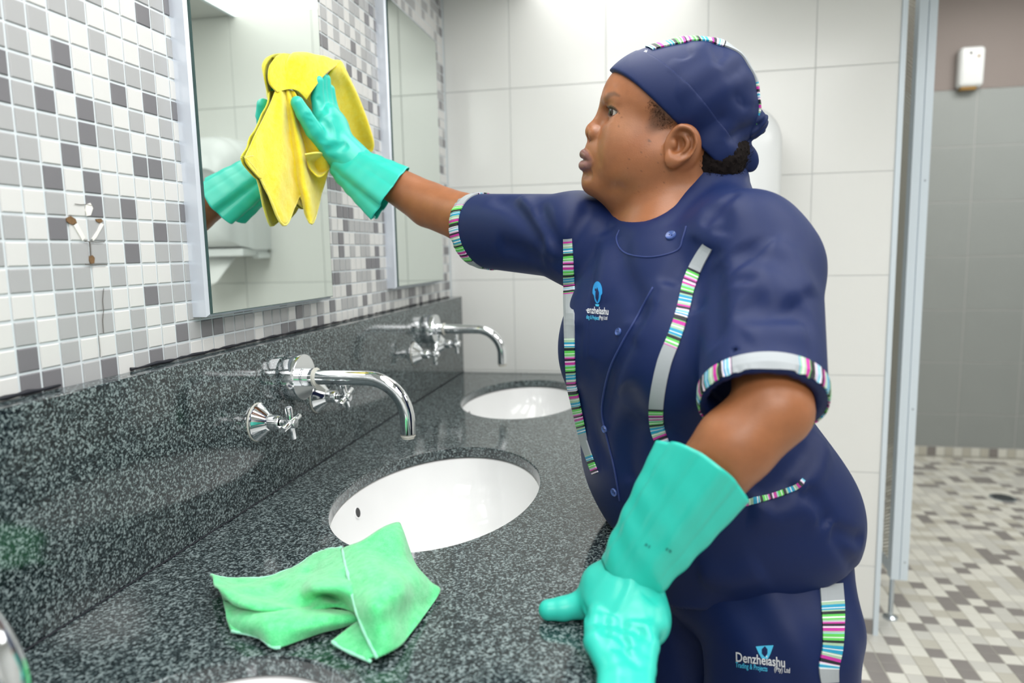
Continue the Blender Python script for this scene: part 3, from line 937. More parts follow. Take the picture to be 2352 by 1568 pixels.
FACE = Folds()
FACE.add3([hp(1337, 367, 0.0), hp(1340, 367, 0.008), hp(1350, 369, 0.0175), hp(1366, 371.5, 0.0275)], 0.0014, 0.0012, False)         # mouth line
FACE.add3(spline([hp(1377, 316, 0.024), hp(1377, 334, 0.031), hp(1378, 356, 0.036), hp(1386, 384, 0.040)], 3), 0.0010, 0.005)     # fold beside the nose
FACE.add3(spline([hp(1402, 272, 0.030), hp(1415, 277, 0.040), hp(1430, 272, 0.047)], 3), 0.0011, 0.003)                            # under the eye
FACE.add3(spline([hp(1399, 241, 0.030), hp(1413, 240, 0.040), hp(1430, 252, 0.046)], 3), 0.0011, 0.0022)                            # lid crease
FACE.add3([hp(1347, 402, 0.0), hp(1352, 402, 0.014), hp(1366, 398, 0.024)], 0.0032, 0.005)                                          # below the lip
FACE.add3(spline([hp(1380, 436, 0.012), hp(1405, 432, 0.035), hp(1440, 420, 0.055)], 3), 0.0018, 0.006)                             # jaw line
FACE.add3([hp(1352, 333, 0.0), hp(1345, 343, 0.0)], 0.0012, 0.0022, False)                                                           # philtrum
def head_l(q0, feat=True):
    q = q0.copy(); q[:, 2] = np.abs(q[:, 2])
    d = ell(q, hp(1578, 234), (0.0845, 0.0735, 0.073))                         # cranium
    d = smin(d, ell(q, hp(1478, 238), (0.0575, 0.058, 0.062)), 0.03)           # forehead
    d = smin(d, ell(q, hp(1466, 318), (0.0535, 0.062, 0.055)), 0.015)            # mid face
    d = smin(d, ell(q, hp(1448, 306, 0.036), (0.033, 0.034, 0.024)), 0.014)     # cheek bone
    d = smin(d, ell(q, hp(1473, 365, 0.034), (0.055, 0.046, 0.036)), 0.022)     # cheek
    d = smin(d, cone(q, hp(1540, 362, 0.050), hp(1385, 420, 0.016), 0.026, 0.017), 0.02)   # jaw
    d = smin(d, ell(q, hp(1364, 420, 0), (0.0172, 0.0170, 0.021)), 0.010)      # chin
    d = smin(d, ell(q, hp(1382, 360, 0), (0.0250, 0.033, 0.029)), 0.018)       # muzzle
    d = smin(d, ell(q, hp(1420, 362, 0.022), (0.0215, 0.042, 0.024)), 0.014)    # beside the mouth
    d = smin(d, ell(q, hp(1442, 428, 0), (0.044, 0.026, 0.042)), 0.016)         # under the chin
    if not feat: return d
    # eye sockets, brow
    d = smax(d, -ell(q, hp(1392, 256, 0.029), (0.013, 0.010, 0.014)), 0.014)
    d = smin(d, chain(q, [hp(1399, 232, 0.010), hp(1405, 226, 0.026), hp(1428, 232, 0.043)], [0.007, 0.0085, 0.006], 0.004), 0.010)
    # nose
    d = smin(d, chain(q, [hp(1394, 250), hp(1381, 274), hp(1366, 296)], [0.0075, 0.0085, 0.0095]), 0.010)
    d = smin(d, ell(q, hp(1364, 302), (0.0115, 0.0105, 0.0125)), 0.006)
    d = smin(d, ell(q, hp(1370, 308, 0.0150), (0.0112, 0.0098, 0.0088)), 0.003)
    d = smax(d, -ell(q, hp(1357, 319, 0.0095), (0.0080, 0.0056, 0.0050)), 0.002)
    d = smin(d, ell(q, hp(1363, 322, 0), (0.007, 0.006, 0.0045)), 0.003)
    # lips
    d = smin(d, chain(q, lip_u, lip_ur), 0.0030)
    d = smin(d, chain(q, lip_l, lip_lr), 0.0030)
    # eyelids
    e = (q - e_c.astype(f32))
    d = smin(d, np.sqrt((e ** 2).sum(1)) - 0.0140, 0.006)
    eq = e @ ER.astype(f32); r = np.sqrt((eq ** 2).sum(1)) + 1e-6
    az = np.arctan2(eq[:, 2], eq[:, 0]) - 0.22; el = np.arcsin(np.clip(eq[:, 1] / r, -1, 1)) - 0.04 + 0.12 * az
    op = (np.abs(el) - 0.37 * (1 - np.clip(az / 0.98, -1.5, 1.5) ** 2)) * r * 0.75
    op = np.maximum(op, -0.9 * eq[:, 0])
    d = smax(d, -np.maximum(op, 0.0110 - r), 0.0012)
    # ear
    m = (q[:, 2] > 0.04) & (q[:, 0] < 0.02)
    if m.any():
        p = q[m]
        plate = ell(p, hp(1566, 335, 0.074), (0.0225, 0.027, 0.009), np.stack([[0.94, 0.30, 0.15], [-0.33, 0.94, 0.05], [-0.12, -0.1, 0.98]], 1))
        ear = smin(plate, chain(p, helix, np.linspace(0.0046, 0.0054, len(helix))), 0.004)
        ear = smin(ear, ell(p, hp(1544, 367, 0.0815), (0.0095, 0.0105, 0.0055)), 0.006)
        ear = smax(ear, -ell(p, hp(1566, 330, 0.091), (0.0165, 0.0185, 0.0125)), 0.004)
        ear = smin(ear, chain(p, anti, np.linspace(0.0032, 0.0034, len(anti))), 0.003)
        ear = smax(ear, -ell(p, hp(1556, 333, 0.083), (0.0085, 0.0100, 0.0095)), 0.003)
        ear = smin(ear, ell(p, hp(1546, 331, 0.077), (0.0050, 0.0075, 0.0055)), 0.003)
        d[m] = smin(d[m], ear, 0.003)
    return d + FACE(q)

def neck_w(P):
    a = hw(hp(1590, 330, 0)); b = hw(hp(1545, 440, 0))
    d = cone(P, a, b, 0.060, 0.064)
    d = smin(d, cone(P, b, NB - np.array([0, 0, 0.05]), 0.064, 0.075), 0.03)
    # throat
    d = smin(d, cone(P, hw(hp(1446, 436, 0)), hw(hp(1532, 512, 0)), 0.031, 0.036), 0.02)
    return d
def arm_w(P):
    d = chain(P, [RS, RE, W(985, 470, 1.215), RW], [0.046, 0.041, 0.0395, 0.022], 0.006)
    l = chain(P, [LS, LE, W(1690, 1020, 0.715), W(1580, 1150, 0.715), LWr], [0.034, 0.0385, 0.0390, 0.0345, 0.0275], 0.006)
    return np.minimum(d, l)
CH = np.array([0.685, 0.965, 1.10]); BE = np.array([0.715, 0.975, 0.93]); HI = np.array([0.785, 0.975, 0.82])
def core_w(P):
    d = ell(P, CH + [0, 0, 0.0], (0.13, 0.090, 0.15), TR)
    d = smin(d, ell(P, BE, (0.14, 0.105, 0.15), TR), 0.05)
    d = smin(d, ell(P, HI, (0.115, 0.085, 0.13), TR), 0.04)
    d = smin(d, chain(P, [RS, NB - np.array([0, 0, 0.085]), LS], [0.036, 0.045, 0.032]), 0.05)
    return d
LEGS = [((0.835, 0.895), (0.845, 0.93)), ((0.745, 1.045), (0.755, 1.06))]      # near and far leg: hip, foot
def legs_w(P):
    d = None
    for (hx, hy), (fx, fy) in LEGS:
        e = chain(P, [(hx, hy, 0.74), ((hx + fx) / 2 - 0.01, (hy + fy) / 2 - 0.01, 0.44), (fx, fy, 0.06)], [0.066, 0.050, 0.036], 0.02)
        e = smin(e, cone(P, (fx + 0.02, fy + 0.005, 0.035), (fx - 0.10, fy - 0.06, 0.03), 0.028, 0.024), 0.03)
        d = e if d is None else np.minimum(d, e)
    return d
def body(P):
    d = neck_w(P)
    d = smin(d, core_w(P), 0.04)
    d = smin(d, arm_w(P), 0.02)
    d = smin(d, legs_w(P), 0.04)
    l = hloc(P)
    m = (np.abs(l) < np.array([0.16, 0.2, 0.14])).all(1)
    if m.any(): d[m] = smin(d[m], head_l(l[m]), 0.022)
    return d
def hw_all(q): return HC + q @ HR.T
def body_colour(V):
    l = hloc(V.astype(f32)); q = l.copy(); q[:, 2] = np.abs(q[:, 2])
    n = len(V)
    base = np.array(srgb(150, 95, 60)[:3]); C = np.tile(base, (n, 1))
    def mixc(C, c, w): return C * (1 - w[:, None]) + np.array(srgb(*c)[:3]) * w[:, None]
    head = (np.abs(l) < 0.17).all(1)
    def soft(d, a, b): return np.clip((b - d) / (b - a), 0, 1) * head
    # warmer cheek hollow, paler cheek bone and forehead, lips, brows, lashes
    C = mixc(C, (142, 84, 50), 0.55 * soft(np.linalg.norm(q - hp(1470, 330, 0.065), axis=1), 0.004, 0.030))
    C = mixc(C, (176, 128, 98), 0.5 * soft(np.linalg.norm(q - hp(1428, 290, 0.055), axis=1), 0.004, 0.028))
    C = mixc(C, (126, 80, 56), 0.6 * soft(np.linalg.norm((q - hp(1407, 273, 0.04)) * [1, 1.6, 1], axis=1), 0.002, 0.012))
    lu = chain(q, lip_u, lip_ur); ll = chain(q, lip_l, lip_lr)
    C = mixc(C, (116, 76, 68), soft(lu, 0.0002, 0.0016))
    C = mixc(C, (140, 98, 92), soft(ll, 0.0002, 0.0016))
    g_ = (hw_all(q) - CAM) @ CM; X2 = np.stack([1176 + F_PX * g_[:, 0] / g_[:, 1], 784 - F_PX * g_[:, 2] / g_[:, 1], np.zeros(n)], 1).astype(f32)
    br = chain(X2, [(1393, 226, 0), (1399, 218, 0), (1410, 215, 0), (1422, 220, 0)], [3.5, 4.5, 4.0, 1.5])
    C = mixc(C, (78, 54, 36), 0.7 * soft(br, -1.5, 3.5) * (q[:, 0] > 0.02))
    up_ = chain(X2, [(1395, 246, 0), (1402, 243.5, 0), (1412, 248, 0), (1423, 261, 0)], [2.0, 2.2, 1.6, 0.6])
    C = mixc(C, (36, 24, 20), 0.85 * soft(up_, -0.3, 1.2) * (q[:, 0] > 0.02))
    e = q - e_c.astype(f32); eq = e @ ER.astype(f32); r = np.sqrt((eq ** 2).sum(1)) + 1e-6
    az = np.arctan2(eq[:, 2], eq[:, 0]) - 0.22; el = np.arcsin(np.clip(eq[:, 1] / r, -1, 1)) - 0.04 + 0.12 * az
    op = (np.abs(el) - 0.37 * (1 - np.clip(az / 0.98, -1.5, 1.5) ** 2)) * r
    C = mixc(C, (30, 20, 16), ((op < 0.0012) & (r < 0.017) & (eq[:, 0] > 0) & (el > -0.1)).astype(float) * head)
    C = mixc(C, (70, 44, 34), ((op < 0.0009) & (r < 0.017) & (eq[:, 0] > 0) & (el <= -0.1)).astype(float) * head)
    # nostril and ear canal are skin too, only deeper brown; short hair at the temple
    T = hp(1531, 255, 0.066)
    tq = (q - T) @ np.array([[0.70, 0.72, 0], [-0.72, 0.70, 0], [0, 0, 1]])
    C = mixc(C, (44, 32, 27), 0.6 * np.clip(1.2 - np.sqrt((tq[:, 0] / 0.031) ** 2 + (tq[:, 1] / 0.015) ** 2), 0, 0.45) / 0.45 * head * (np.abs(q[:, 2]) > 0.03))
    C = mixc(C, (48, 34, 28), 0.85 * soft(np.linalg.norm((q - hp(1640, 380, 0.04)) * [1, 0.8, 1], axis=1), 0.018, 0.04))
    # moles
    rr = random.Random(5)
    BB = bvh_of(bV, bF)
    moles = [(1427, 269, 0.05, 1.0), (1421, 289, 0.052, 1.1), (1490, 323, 0.066, 1.9), (1494, 324, 0.066, 1.3)] + [(rr.uniform(1440, 1530), rr.uniform(330, 450), 0.062, rr.uniform(0.5, 1.1)) for _ in range(26)]
    for px, py, s_, rad in moles:
        c, _n = hit(BB, px, py)
        if c is None: continue
        dd = np.linalg.norm(V - c, axis=1)
        C = mixc(C, (66, 42, 30), 0.65 * np.clip((rad * 0.0009 - dd) / 0.0007 + 0.5, 0, 1))
    # inner arm and palm side a little paler
    return C
def skin_material():
    m, nt, b = new_mat('skin')
    at = nt.nodes.new('ShaderNodeAttribute'); at.attribute_name = 'tint'
    tc = nt.nodes.new('ShaderNodeTexCoord')
    n = nt.nodes.new('ShaderNodeTexNoise'); n.inputs['Scale'].default_value = 38; n.inputs['Detail'].default_value = 5; n.inputs['Roughness'].default_value = 0.6
    nt.links.new(tc.outputs['Object'], n.inputs['Vector'])
    mr = nt.nodes.new('ShaderNodeMapRange'); mr.inputs['From Min'].default_value = 0.3; mr.inputs['From Max'].default_value = 0.7; mr.inputs['To Min'].default_value = 0.88; mr.inputs['To Max'].default_value = 1.12
    nt.links.new(n.outputs['Fac'], mr.inputs['Value'])
    mx = nt.nodes.new('ShaderNodeVectorMath'); mx.operation = 'SCALE'
    nt.links.new(at.outputs['Color'], mx.inputs[0]); nt.links.new(mr.outputs['Result'], mx.inputs['Scale'])
    nt.links.new(mx.outputs[0], b.inputs['Base Color'])
    b.inputs['Roughness'].default_value = 0.40
    b.inputs['Subsurface Weight'].default_value = 0.06
    b.inputs['Subsurface Radius'].default_value = (0.010, 0.004, 0.002)
    b.inputs['Subsurface Scale'].default_value = 0.5
    n2 = nt.nodes.new('ShaderNodeTexNoise'); n2.inputs['Scale'].default_value = 700; n2.inputs['Detail'].default_value = 3
    nt.links.new(tc.outputs['Object'], n2.inputs['Vector'])
    bp = nt.nodes.new('ShaderNodeBump'); bp.inputs['Strength'].default_value = 0.22; bp.inputs['Distance'].default_value = 0.0008
    nt.links.new(n2.outputs['Fac'], bp.inputs['Height']); nt.links.new(bp.outputs['Normal'], b.inputs['Normal'])
    MATS['skin'] = m
skin_material()
person = empty('person', (0.79, 0.97, 0.0))
tag(person, 'cleaner in navy uniform and cap leaning over the counter, wiping the mirror with mint gloves', 'person')
gx = axes_grid(0.05, 1.0, 0.007, (HC[0] - 0.135, HC[0] + 0.11), 0.0019)
gy = axes_grid(0.66, 1.32, 0.007, (HC[1] - 0.11, HC[1] + 0.03), 0.0021)
gz = axes_grid(-0.01, 1.50, 0.008, (HC[2] - 0.115, HC[2] + 0.075), 0.0019)
bV, bF = grid_mesh(body, gx, gy, gz)
me = np_mesh('body', bV, bF)
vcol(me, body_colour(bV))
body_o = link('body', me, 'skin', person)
# eyes
simple('eye_white', srgb(214, 204, 192), 0.12)
simple('iris_brown', srgb(52, 34, 24), 0.08)
simple('pupil_black', srgb(10, 8, 8), 0.05)
def eyeball(sgn):
    c = e_c * [1, 1, sgn]
    g = np.array([math.cos(0.52), 0.04, math.sin(0.52) * sgn]); g /= np.linalg.norm(g)
    mb = MB(); n, m = 40, 28; R = []
    a = np.cross([0, 1, 0], g); a /= np.linalg.norm(a); b = np.cross(g, a)
    for i in range(1, m):
        th = math.pi * i / m; rr_ = 0.0123 + 0.0007 * max(0, 1 - (th / 0.42) ** 2)
        R.append([hw(c + rr_ * (math.cos(th) * g + math.sin(th) * (math.cos(2 * math.pi * j / n) * a + math.sin(2 * math.pi * j / n) * b))) for j in range(n)])
    mb.rings(R)
    me = mb.mesh('eye')
    for k in ('eye_white', 'iris_brown', 'pupil_black'): me.materials.append(MATS[k])
    G = HR @ g; cc = hw(c)
    for p in me.polygons:
        d_ = np.array(p.center) - cc; an = math.acos(max(-1, min(1, d_ @ G / np.linalg.norm(d_))))
        p.material_index = 2 if an < 0.2 else 1 if an < 0.47 else 0
    link('eye', me, None, person, smooth=True)
eyeball(1); eyeball(-1)
# ---------------------------------------------------------------- cap and hair
def cloth(name, colr, rough=0.62, sheen=0.25, weave=1500, spec=0.35, bump=0.25):
    m, nt, b = new_mat(name)
    b.inputs['Base Color'].default_value = colr
    b.inputs['Roughness'].default_value = rough
    b.inputs['Sheen Weight'].default_value = sheen
    b.inputs['Sheen Roughness'].default_value = 0.4
    b.inputs['Sheen Tint'].default_value = (0.3, 0.45, 1.0, 1)
    b.inputs['Specular IOR Level'].default_value = spec
    tc = nt.nodes.new('ShaderNodeTexCoord')
    n = nt.nodes.new('ShaderNodeTexNoise'); n.inputs['Scale'].default_value = weave; n.inputs['Detail'].default_value = 2
    nt.links.new(tc.outputs['Object'], n.inputs['Vector'])
    bp = nt.nodes.new('ShaderNodeBump'); bp.inputs['Strength'].default_value = bump; bp.inputs['Distance'].default_value = 0.0006
    nt.links.new(n.outputs['Fac'], bp.inputs['Height']); nt.links.new(bp.outputs['Normal'], b.inputs['Normal'])
    MATS[name] = m
cloth('navy_cloth', srgb(10, 30, 76), 0.52, 0.04, spec=0.26)
cloth('reflective_grey', srgb(196, 200, 202), 0.5, 0.1)
def tinted(name, rough=0.6):
    m, nt, b = new_mat(name)
    at = nt.nodes.new('ShaderNodeAttribute'); at.attribute_name = 'tint'
    nt.links.new(at.outputs['Color'], b.inputs['Base Color'])
    b.inputs['Roughness'].default_value = rough
    MATS[name] = m
tinted('striped_cloth')
SC = {'W': (232, 234, 232), 'K': (18, 24, 34), 'M': (190, 46, 152), 'G': (92, 196, 84), 'S': (158, 190, 160), 'C': (28, 150, 188), 'L': (150, 205, 222), 'P': (214, 178, 214), 'R': (158, 164, 168)}
STRIPES = 'L1W1C1P1W1 K5G1M4S2W1S3C3W1C2S1K3G3W1G2S1P1M2K2P1W1M3S1L1G3W1G2K3S2C3W1C3S1W1S2M3K3P1W1L1C1'.replace(' ', '')
SEQ = [(STRIPES[i], int(STRIPES[i + 1])) for i in range(0, len(STRIPES), 2)]
SLEN = sum(w for _, w in SEQ)
def stripe(t):
    t = t % SLEN
    for c, w in SEQ:
        if t < w: return SC[c]
        t -= w
    return SC['K']
def ribbon(name, rows, parent, plain=(), unit=0.0011, start=0.0, thick=0.0012, seg=0.0009, lift=0.0008, sub=1):
    """rows: list of (point list across, normal list across) along the ribbon; the stripes run across it"""
    C = np.array([np.mean(r[0], axis=0) for r in rows])
    L = np.concatenate([[0], np.cumsum(np.linalg.norm(np.diff(C, axis=0), axis=1))])
    n = max(2, int(L[-1] / seg)); m = len(rows[0][0])
    A = np.array([r[0] for r in rows]); N = np.array([r[1] for r in rows])
    ts = np.linspace(0, L[-1], n + 1)
    def at_(X, t):
        i = min(np.searchsorted(L, t, 'right') - 1, len(L) - 2); k = (t - L[i]) / (L[i + 1] - L[i] + 1e-12)
        return X[i] * (1 - k) + X[i + 1] * k
    V = []; F = []; col_ = []
    for i in range(n):
        a, b = ts[i], ts[i + 1]; mid = (a + b) / 2
        c = stripe(start + mid / unit)
        for p0, p1 in plain:
            if p0 <= mid / L[-1] <= p1: c = SC['R']
        base = len(V)
        for t in (a, b):
            X = at_(A, t); M_ = at_(N, t); M_ = M_ / (np.linalg.norm(M_, axis=1)[:, None] + 1e-9)
            V += list(X + M_ * (lift + thick)); V += list(X - M_ * 0.0006)
        for j in range(m - 1):
            F.append((base + j, base + 2 * m + j, base + 2 * m + j + 1, base + j + 1))
        F.append((base + m, base + 3 * m, base + 2 * m, base)); F.append((base + m - 1, base + 3 * m - 1, base + 4 * m - 1, base + 2 * m - 1))
        col_ += [srgb(*c)[:3]] * (4 * m)
    me = bpy.data.meshes.new(name); me.from_pydata([tuple(v) for v in V], [], F)
    bm = bmesh.new(); bm.from_mesh(me); bmesh.ops.recalc_face_normals(bm, faces=bm.faces); bm.to_mesh(me); bm.free()
    vcol(me, np.array(col_))
    return link(name, me, 'striped_cloth', parent)

A1, A2 = hp(1413, 173, 0), hp(1604, 342, 0.076)
cd = np.array([A2[0] - A1[0], A2[1] - A1[1], 0]); cd /= np.linalg.norm(cd)
cn = np.array([cd[1], -cd[0], 0]); cn = cn if cn[1] > 0 else -cn            # up out of the band edge
B1, B2 = hp(1645, 405, 0.045), hp(1722, 322, 0.01)
bd = np.array([B2[0] - B1[0], B2[1] - B1[1], 0]); bd /= np.linalg.norm(bd)
bn = np.array([-bd[1], bd[0], 0]); bn = bn if bn[1] > 0 else -bn
CAPF = Folds()
for a in ([(1640, 100), (1650, 130), (1640, 165)], [(1690, 150), (1680, 175), (1650, 195)], [(1735, 250), (1700, 245), (1660, 205)], [(1727, 282), (1690, 300), (1660, 330)], [(1560, 92), (1565, 110), (1580, 130)], [(1720, 270), (1680, 262), (1630, 270)]):
    CAPF.add3([hp(x, y, z) for (x, y), z in zip(a, (0.03, 0.05, 0.065))], 0.004, 0.006)
def cap_dome(q):
    d = ell(q, hp(1582, 229), (0.0875, 0.0765, 0.0795))
    d = smin(d, ell(q, hp(1505, 206), (0.055, 0.046, 0.058)), 0.02)
    d = smin(d, ell(q, hp(1660, 275, 0), (0.042, 0.048, 0.055)), 0.02)
    e = ell(q, hp(1632, 338, 0.036), (0.036, 0.044, 0.036))
    d = smin(d, e, 0.012)
    w = 0.0012 * np.sin(q[:, 0] * 110 + q[:, 1] * 60) * np.sin(q[:, 1] * 90 - q[:, 2] * 70)
    return d + w + CAPF(q)
FE = hp(1585, 330, 0.07)[0]
def band_h(q):
    return (q - A1.astype(f32)) @ cn.astype(f32) - 0.0055 * np.clip(np.abs(q[:, 2]) / 0.06, 0, 1)
def capf(P):
    q = hloc(P); q[:, 2] = np.abs(q[:, 2]) * 0.999
    d = np.minimum(cap_dome(q), head_l(q, False) - 0.0045)
    d = smax(d, -band_h(q), 0.003)
    return smax(d, -((q - B1.astype(f32)) @ bn.astype(f32)), 0.004)
BANDW = 0.040
def bandf(P):
    q = hloc(P); q[:, 2] = np.abs(q[:, 2]) * 0.999
    d = np.minimum(cap_dome(q), head_l(q, False) - 0.0045) - 0.0009
    h = band_h(q)
    w = BANDW - 0.010 * np.clip((q[:, 0] + 0.02) / -0.08, 0, 1)
    d = smax(d, -(h + 0.0008), 0.002); d = smax(d, h - w, 0.0016)
    return smax(d, -((q - B1.astype(f32)) @ bn.astype(f32)), 0.003)
cgx = np.arange(HC[0] - 0.12, HC[0] + 0.16, 0.0023); cgy = np.arange(HC[1] - 0.12, HC[1] + 0.13, 0.0023); cgz = np.arange(HC[2] - 0.09, HC[2] + 0.15, 0.0023)
cV, cF = grid_mesh(capf, cgx, cgy, cgz)
cap_o = link('cap', np_mesh('cap', cV, cF), 'navy_cloth', person)
V_, F_ = grid_mesh(bandf, cgx, cgy, cgz)
link('cap_band', np_mesh('cap_band', V_, F_), 'navy_cloth', cap_o)
# striped trim over the crown
cbvh = bvh_of(cV, cF)
rows_ = []
for t in np.linspace(0, 1, 60):
    an = math.radians(133) - t * math.radians(160)
    d_ = np.array([-math.cos(an), math.sin(an), 0.0]); o_ = hp(1590, 225)
    P_, N_ = [], []
    for s_ in np.linspace(0.004, 0.030, 5):
        loc, nn, i_, dd = cbvh.ray_cast(Vector(hw(o_ + d_ * 0.2 * np.array([-1, 1, 1]) * np.array([-1, 1, 1]) + np.array([0, 0, s_ + 0.004]))), Vector(HR @ (-d_)))
        if loc is None: P_ = None; break
        P_.append(np.array(loc)); N_.append(np.array(nn) if nn.dot(Vector(HR @ d_)) > 0 else -np.array(nn))
    if P_: rows_.append((P_, N_))
if len(rows_) > 3: ribbon('cap_trim', rows_, cap_o, plain=[(0.45, 0.75)], unit=0.0011)
TEXT_CAP = True
# knot and tie ends at the back
def knotf(P):
    q = hloc(P)
    d = ell(q, hp(1732, 284, 0.014), (0.0160, 0.018, 0.020))
    d = smin(d, ell(q, hp(1740, 275, 0.024), (0.0115, 0.012, 0.013)), 0.004)
    d = smin(d, ell(q, hp(1728, 299, 0.022), (0.0115, 0.012, 0.013)), 0.004)
    d = d + 0.0016 * np.sin(q[:, 0] * 420 + q[:, 1] * 300) * np.sin(q[:, 2] * 260 + q[:, 1] * 200)
    t1 = chain(q, spline([hp(1722, 300, 0.016), hp(1718, 325, 0.024), hp(1717, 350, 0.028), hp(1708, 372, 0.03), hp(1698, 400, 0.02)], 3), [0.007] * 13)
    t2 = ell(q, hp(1716, 362, 0.022), (0.014, 0.020, 0.006), np.stack([[0.9, -0.42, 0], [0.42, 0.9, 0], [0, 0, 1.0]], 1))
    return smin(d, smin(t1 + 0.003, t2, 0.006), 0.004)
kx = [hw(hp(x, y, z)) for x, y, z in ((1680, 250, 0), (1680, 430, 0.06), (1770, 250, -0.03), (1770, 430, 0))]
lo_, hi_ = np.min(kx, axis=0) - 0.02, np.max(kx, axis=0) + 0.02
V_, F_ = grid_mesh(knotf, np.arange(lo_[0], hi_[0], 0.0018), np.arange(lo_[1], hi_[1], 0.0018), np.arange(lo_[2], hi_[2], 0.0018))
link('cap_tie', np_mesh('cap_tie', V_, F_), 'navy_cloth', cap_o)
# hair at the nape and behind the ear
simple('hair_black', srgb(24, 19, 18), 0.9, spec=0.12)
hairc = [hp(1650, 375, 0.035), hp(1680, 350, 0.02), hp(1640, 400, 0.04)]
def hairf(P):
    q = hloc(P); p = q.copy(); p[:, 2] = np.abs(p[:, 2])
    d = ell(p, hp(1642, 368, 0.032), (0.037, 0.040, 0.038))
    d = smin(d, ell(p, hp(1682, 348, 0.015), (0.022, 0.026, 0.03)), 0.01)
    d = smin(d, ell(p, hp(1616, 388, 0.048), (0.013, 0.024, 0.014)), 0.01)
    n = np.sin(p[:, 0] * 900 + 3 * np.sin(p[:, 1] * 500)) * np.sin(p[:, 1] * 820 + 2 * np.sin(p[:, 2] * 610)) * np.sin(p[:, 2] * 870 + 2 * np.sin(p[:, 0] * 530))
    return d + 0.0030 * n
lo_ = HC + HR @ np.array([-0.115, -0.09, 0]); 
hx = [hw(hp(x, y, z)) for x in (1590, 1740) for y in (300, 450) for z in (-0.08, 0.08)]
lo_, hi_ = np.min(hx, axis=0) - 0.01, np.max(hx, axis=0) + 0.01
V_, F_ = grid_mesh(hairf, np.arange(lo_[0], hi_[0], 0.0024), np.arange(lo_[1], hi_[1], 0.0024), np.arange(lo_[2], hi_[2], 0.0024), 0)
hair_o = link('hair', np_mesh('hair', V_, F_), 'hair_black', person)
mb = MB(); rr = random.Random(3)
for _ in range(1700):
    i = rr.randrange(len(V_)); p = V_[i]
    if (p - HC) @ hS < 0.0 or capf(p[None].astype(f32))[0] < 0.005: continue
    nrm = p - hw(hp(1645, 355, 0)); nrm /= np.linalg.norm(nrm)
    t1 = np.cross(nrm, [0.3, 0.5, 0.8]); t1 /= np.linalg.norm(t1); t2 = np.cross(nrm, t1); r_ = rr.uniform(0.0010, 0.0022); a0 = rr.uniform(0, 6.28); L_ = rr.uniform(0.003, 0.006)
    mb.tube([p + nrm * (L_ * k / 7 - 0.001) + r_ * (math.cos(a0 + k * 0.9) * t1 + math.sin(a0 + k * 0.9) * t2) for k in range(8)], 0.00022, 3, False)
_tb = bvh_of(bV, bF)
for _ in range(420):
    t_ = rr.random(); w_ = rr.gauss(0, 1)
    px_, py_ = 1497 + 62 * t_ - 14 * abs(w_) * (0.5 + t_), 226 + 62 * t_ + 7 * abs(w_)
    p, nrm = hit(_tb, px_, py_)
    if p is None or capf(p[None].astype(f32))[0] < 0.003: continue
    t1 = np.cross(nrm, [0.3, 0.5, 0.8]); t1 /= np.linalg.norm(t1); t2 = np.cross(nrm, t1); r_ = rr.uniform(0.0005, 0.0012); a0 = rr.uniform(0, 6.28); L_ = rr.uniform(0.001, 0.0022)
    mb.tube([p + nrm * (L_ * k / 6 - 0.0003) + r_ * (math.cos(a0 + k * 0.8) * t1 + math.sin(a0 + k * 0.8) * t2) for k in range(7)], 0.00008, 3, False)
co = mb.build('hair_curls', 'hair_black', hair_o); co['kind'] = 'stuff'
# ---------------------------------------------------------------- tunic
def unit(v): v = np.asarray(v, float); return v / np.linalg.norm(v)
RC = W(1100, 530, 1.172)                       # centre of the far sleeve's opening
rax = unit(RC - RS)
LC = W(1745, 930, 0.727)                       # centre of the near sleeve's opening
lax = unit(LC - LS); lax = unit(lax + np.array([0.05, -0.12, 0]))
def torso0(P):
    d = ell(P, CH + [0.0, 0.0, -0.005], (0.158, 0.115, 0.165), TR)
    d = smin(d, ell(P, CH + nv * 0.055 + sv * 0.075 + [0, 0, -0.035], (0.085, 0.085, 0.085), TR), 0.05)      # bust
    d = smin(d, ell(P, CH + nv * 0.050 - sv * 0.055 + [0, 0, -0.030], (0.072, 0.078, 0.085), TR), 0.05)
    d = smin(d, ell(P, BE + [-0.005, 0, 0.0], (0.172, 0.132, 0.16), TR), 0.05)
    d = smin(d, ell(P, HI + [-0.010, 0, 0.035], (0.168, 0.134, 0.135), TR), 0.05)
    d = smin(d, cone(P, HI + [-0.012, 0, 0.0], HI + [-0.016, 0.0, -0.16], 0.110, 0.112), 0.04)
    # shoulders and collar
    d = smin(d, chain(P, [RS + np.array([0.01, 0, -0.012]), NB + np.array([0.035, 0.045, -0.070]), LS + np.array([-0.005, 0.005, -0.012])], [0.056, 0.060, 0.056]), 0.04)
    return d
def sleeves0(P):
    r = chain(P, [RS + np.array([0.03, 0, -0.01]), RS, RC + rax * 0.03], [0.062, 0.063, 0.0615], 0.02)
    r = smax(r, plane(P, RC, unit(rax + np.array([0.0, 0.1, -0.22]))), 0.004)
    l = chain(P, [LS + np.array([-0.01, 0.01, -0.01]), LS + np.array([0.006, -0.005, -0.04]), LC + lax * 0.03], [0.062, 0.066, 0.0615], 0.02)
    l = smax(l, plane(P, LC, lax), 0.004)
    r = smax(r, -np.maximum(chain(P, [RC - rax * 0.1, RC + rax * 0.06], [0.0505, 0.0515]), -plane(P, RC - rax * 0.03, rax)), 0.002)
    l = smax(l, -np.maximum(chain(P, [LC - lax * 0.1, LC + lax * 0.06], [0.0505, 0.0515]), -plane(P, LC - lax * 0.03, lax)), 0.002)
    return r, l
def collar0(P):
    q = P
    c0 = hw(hp(1520, 470, 0)); 
    d = cone(P, NB + np.array([0.03, 0.03, -0.06]), NB + np.array([0.045, 0.035, -0.012]), 0.070, 0.066)
    return d
BB = bvh_of(bV, bF)
col_pts = []
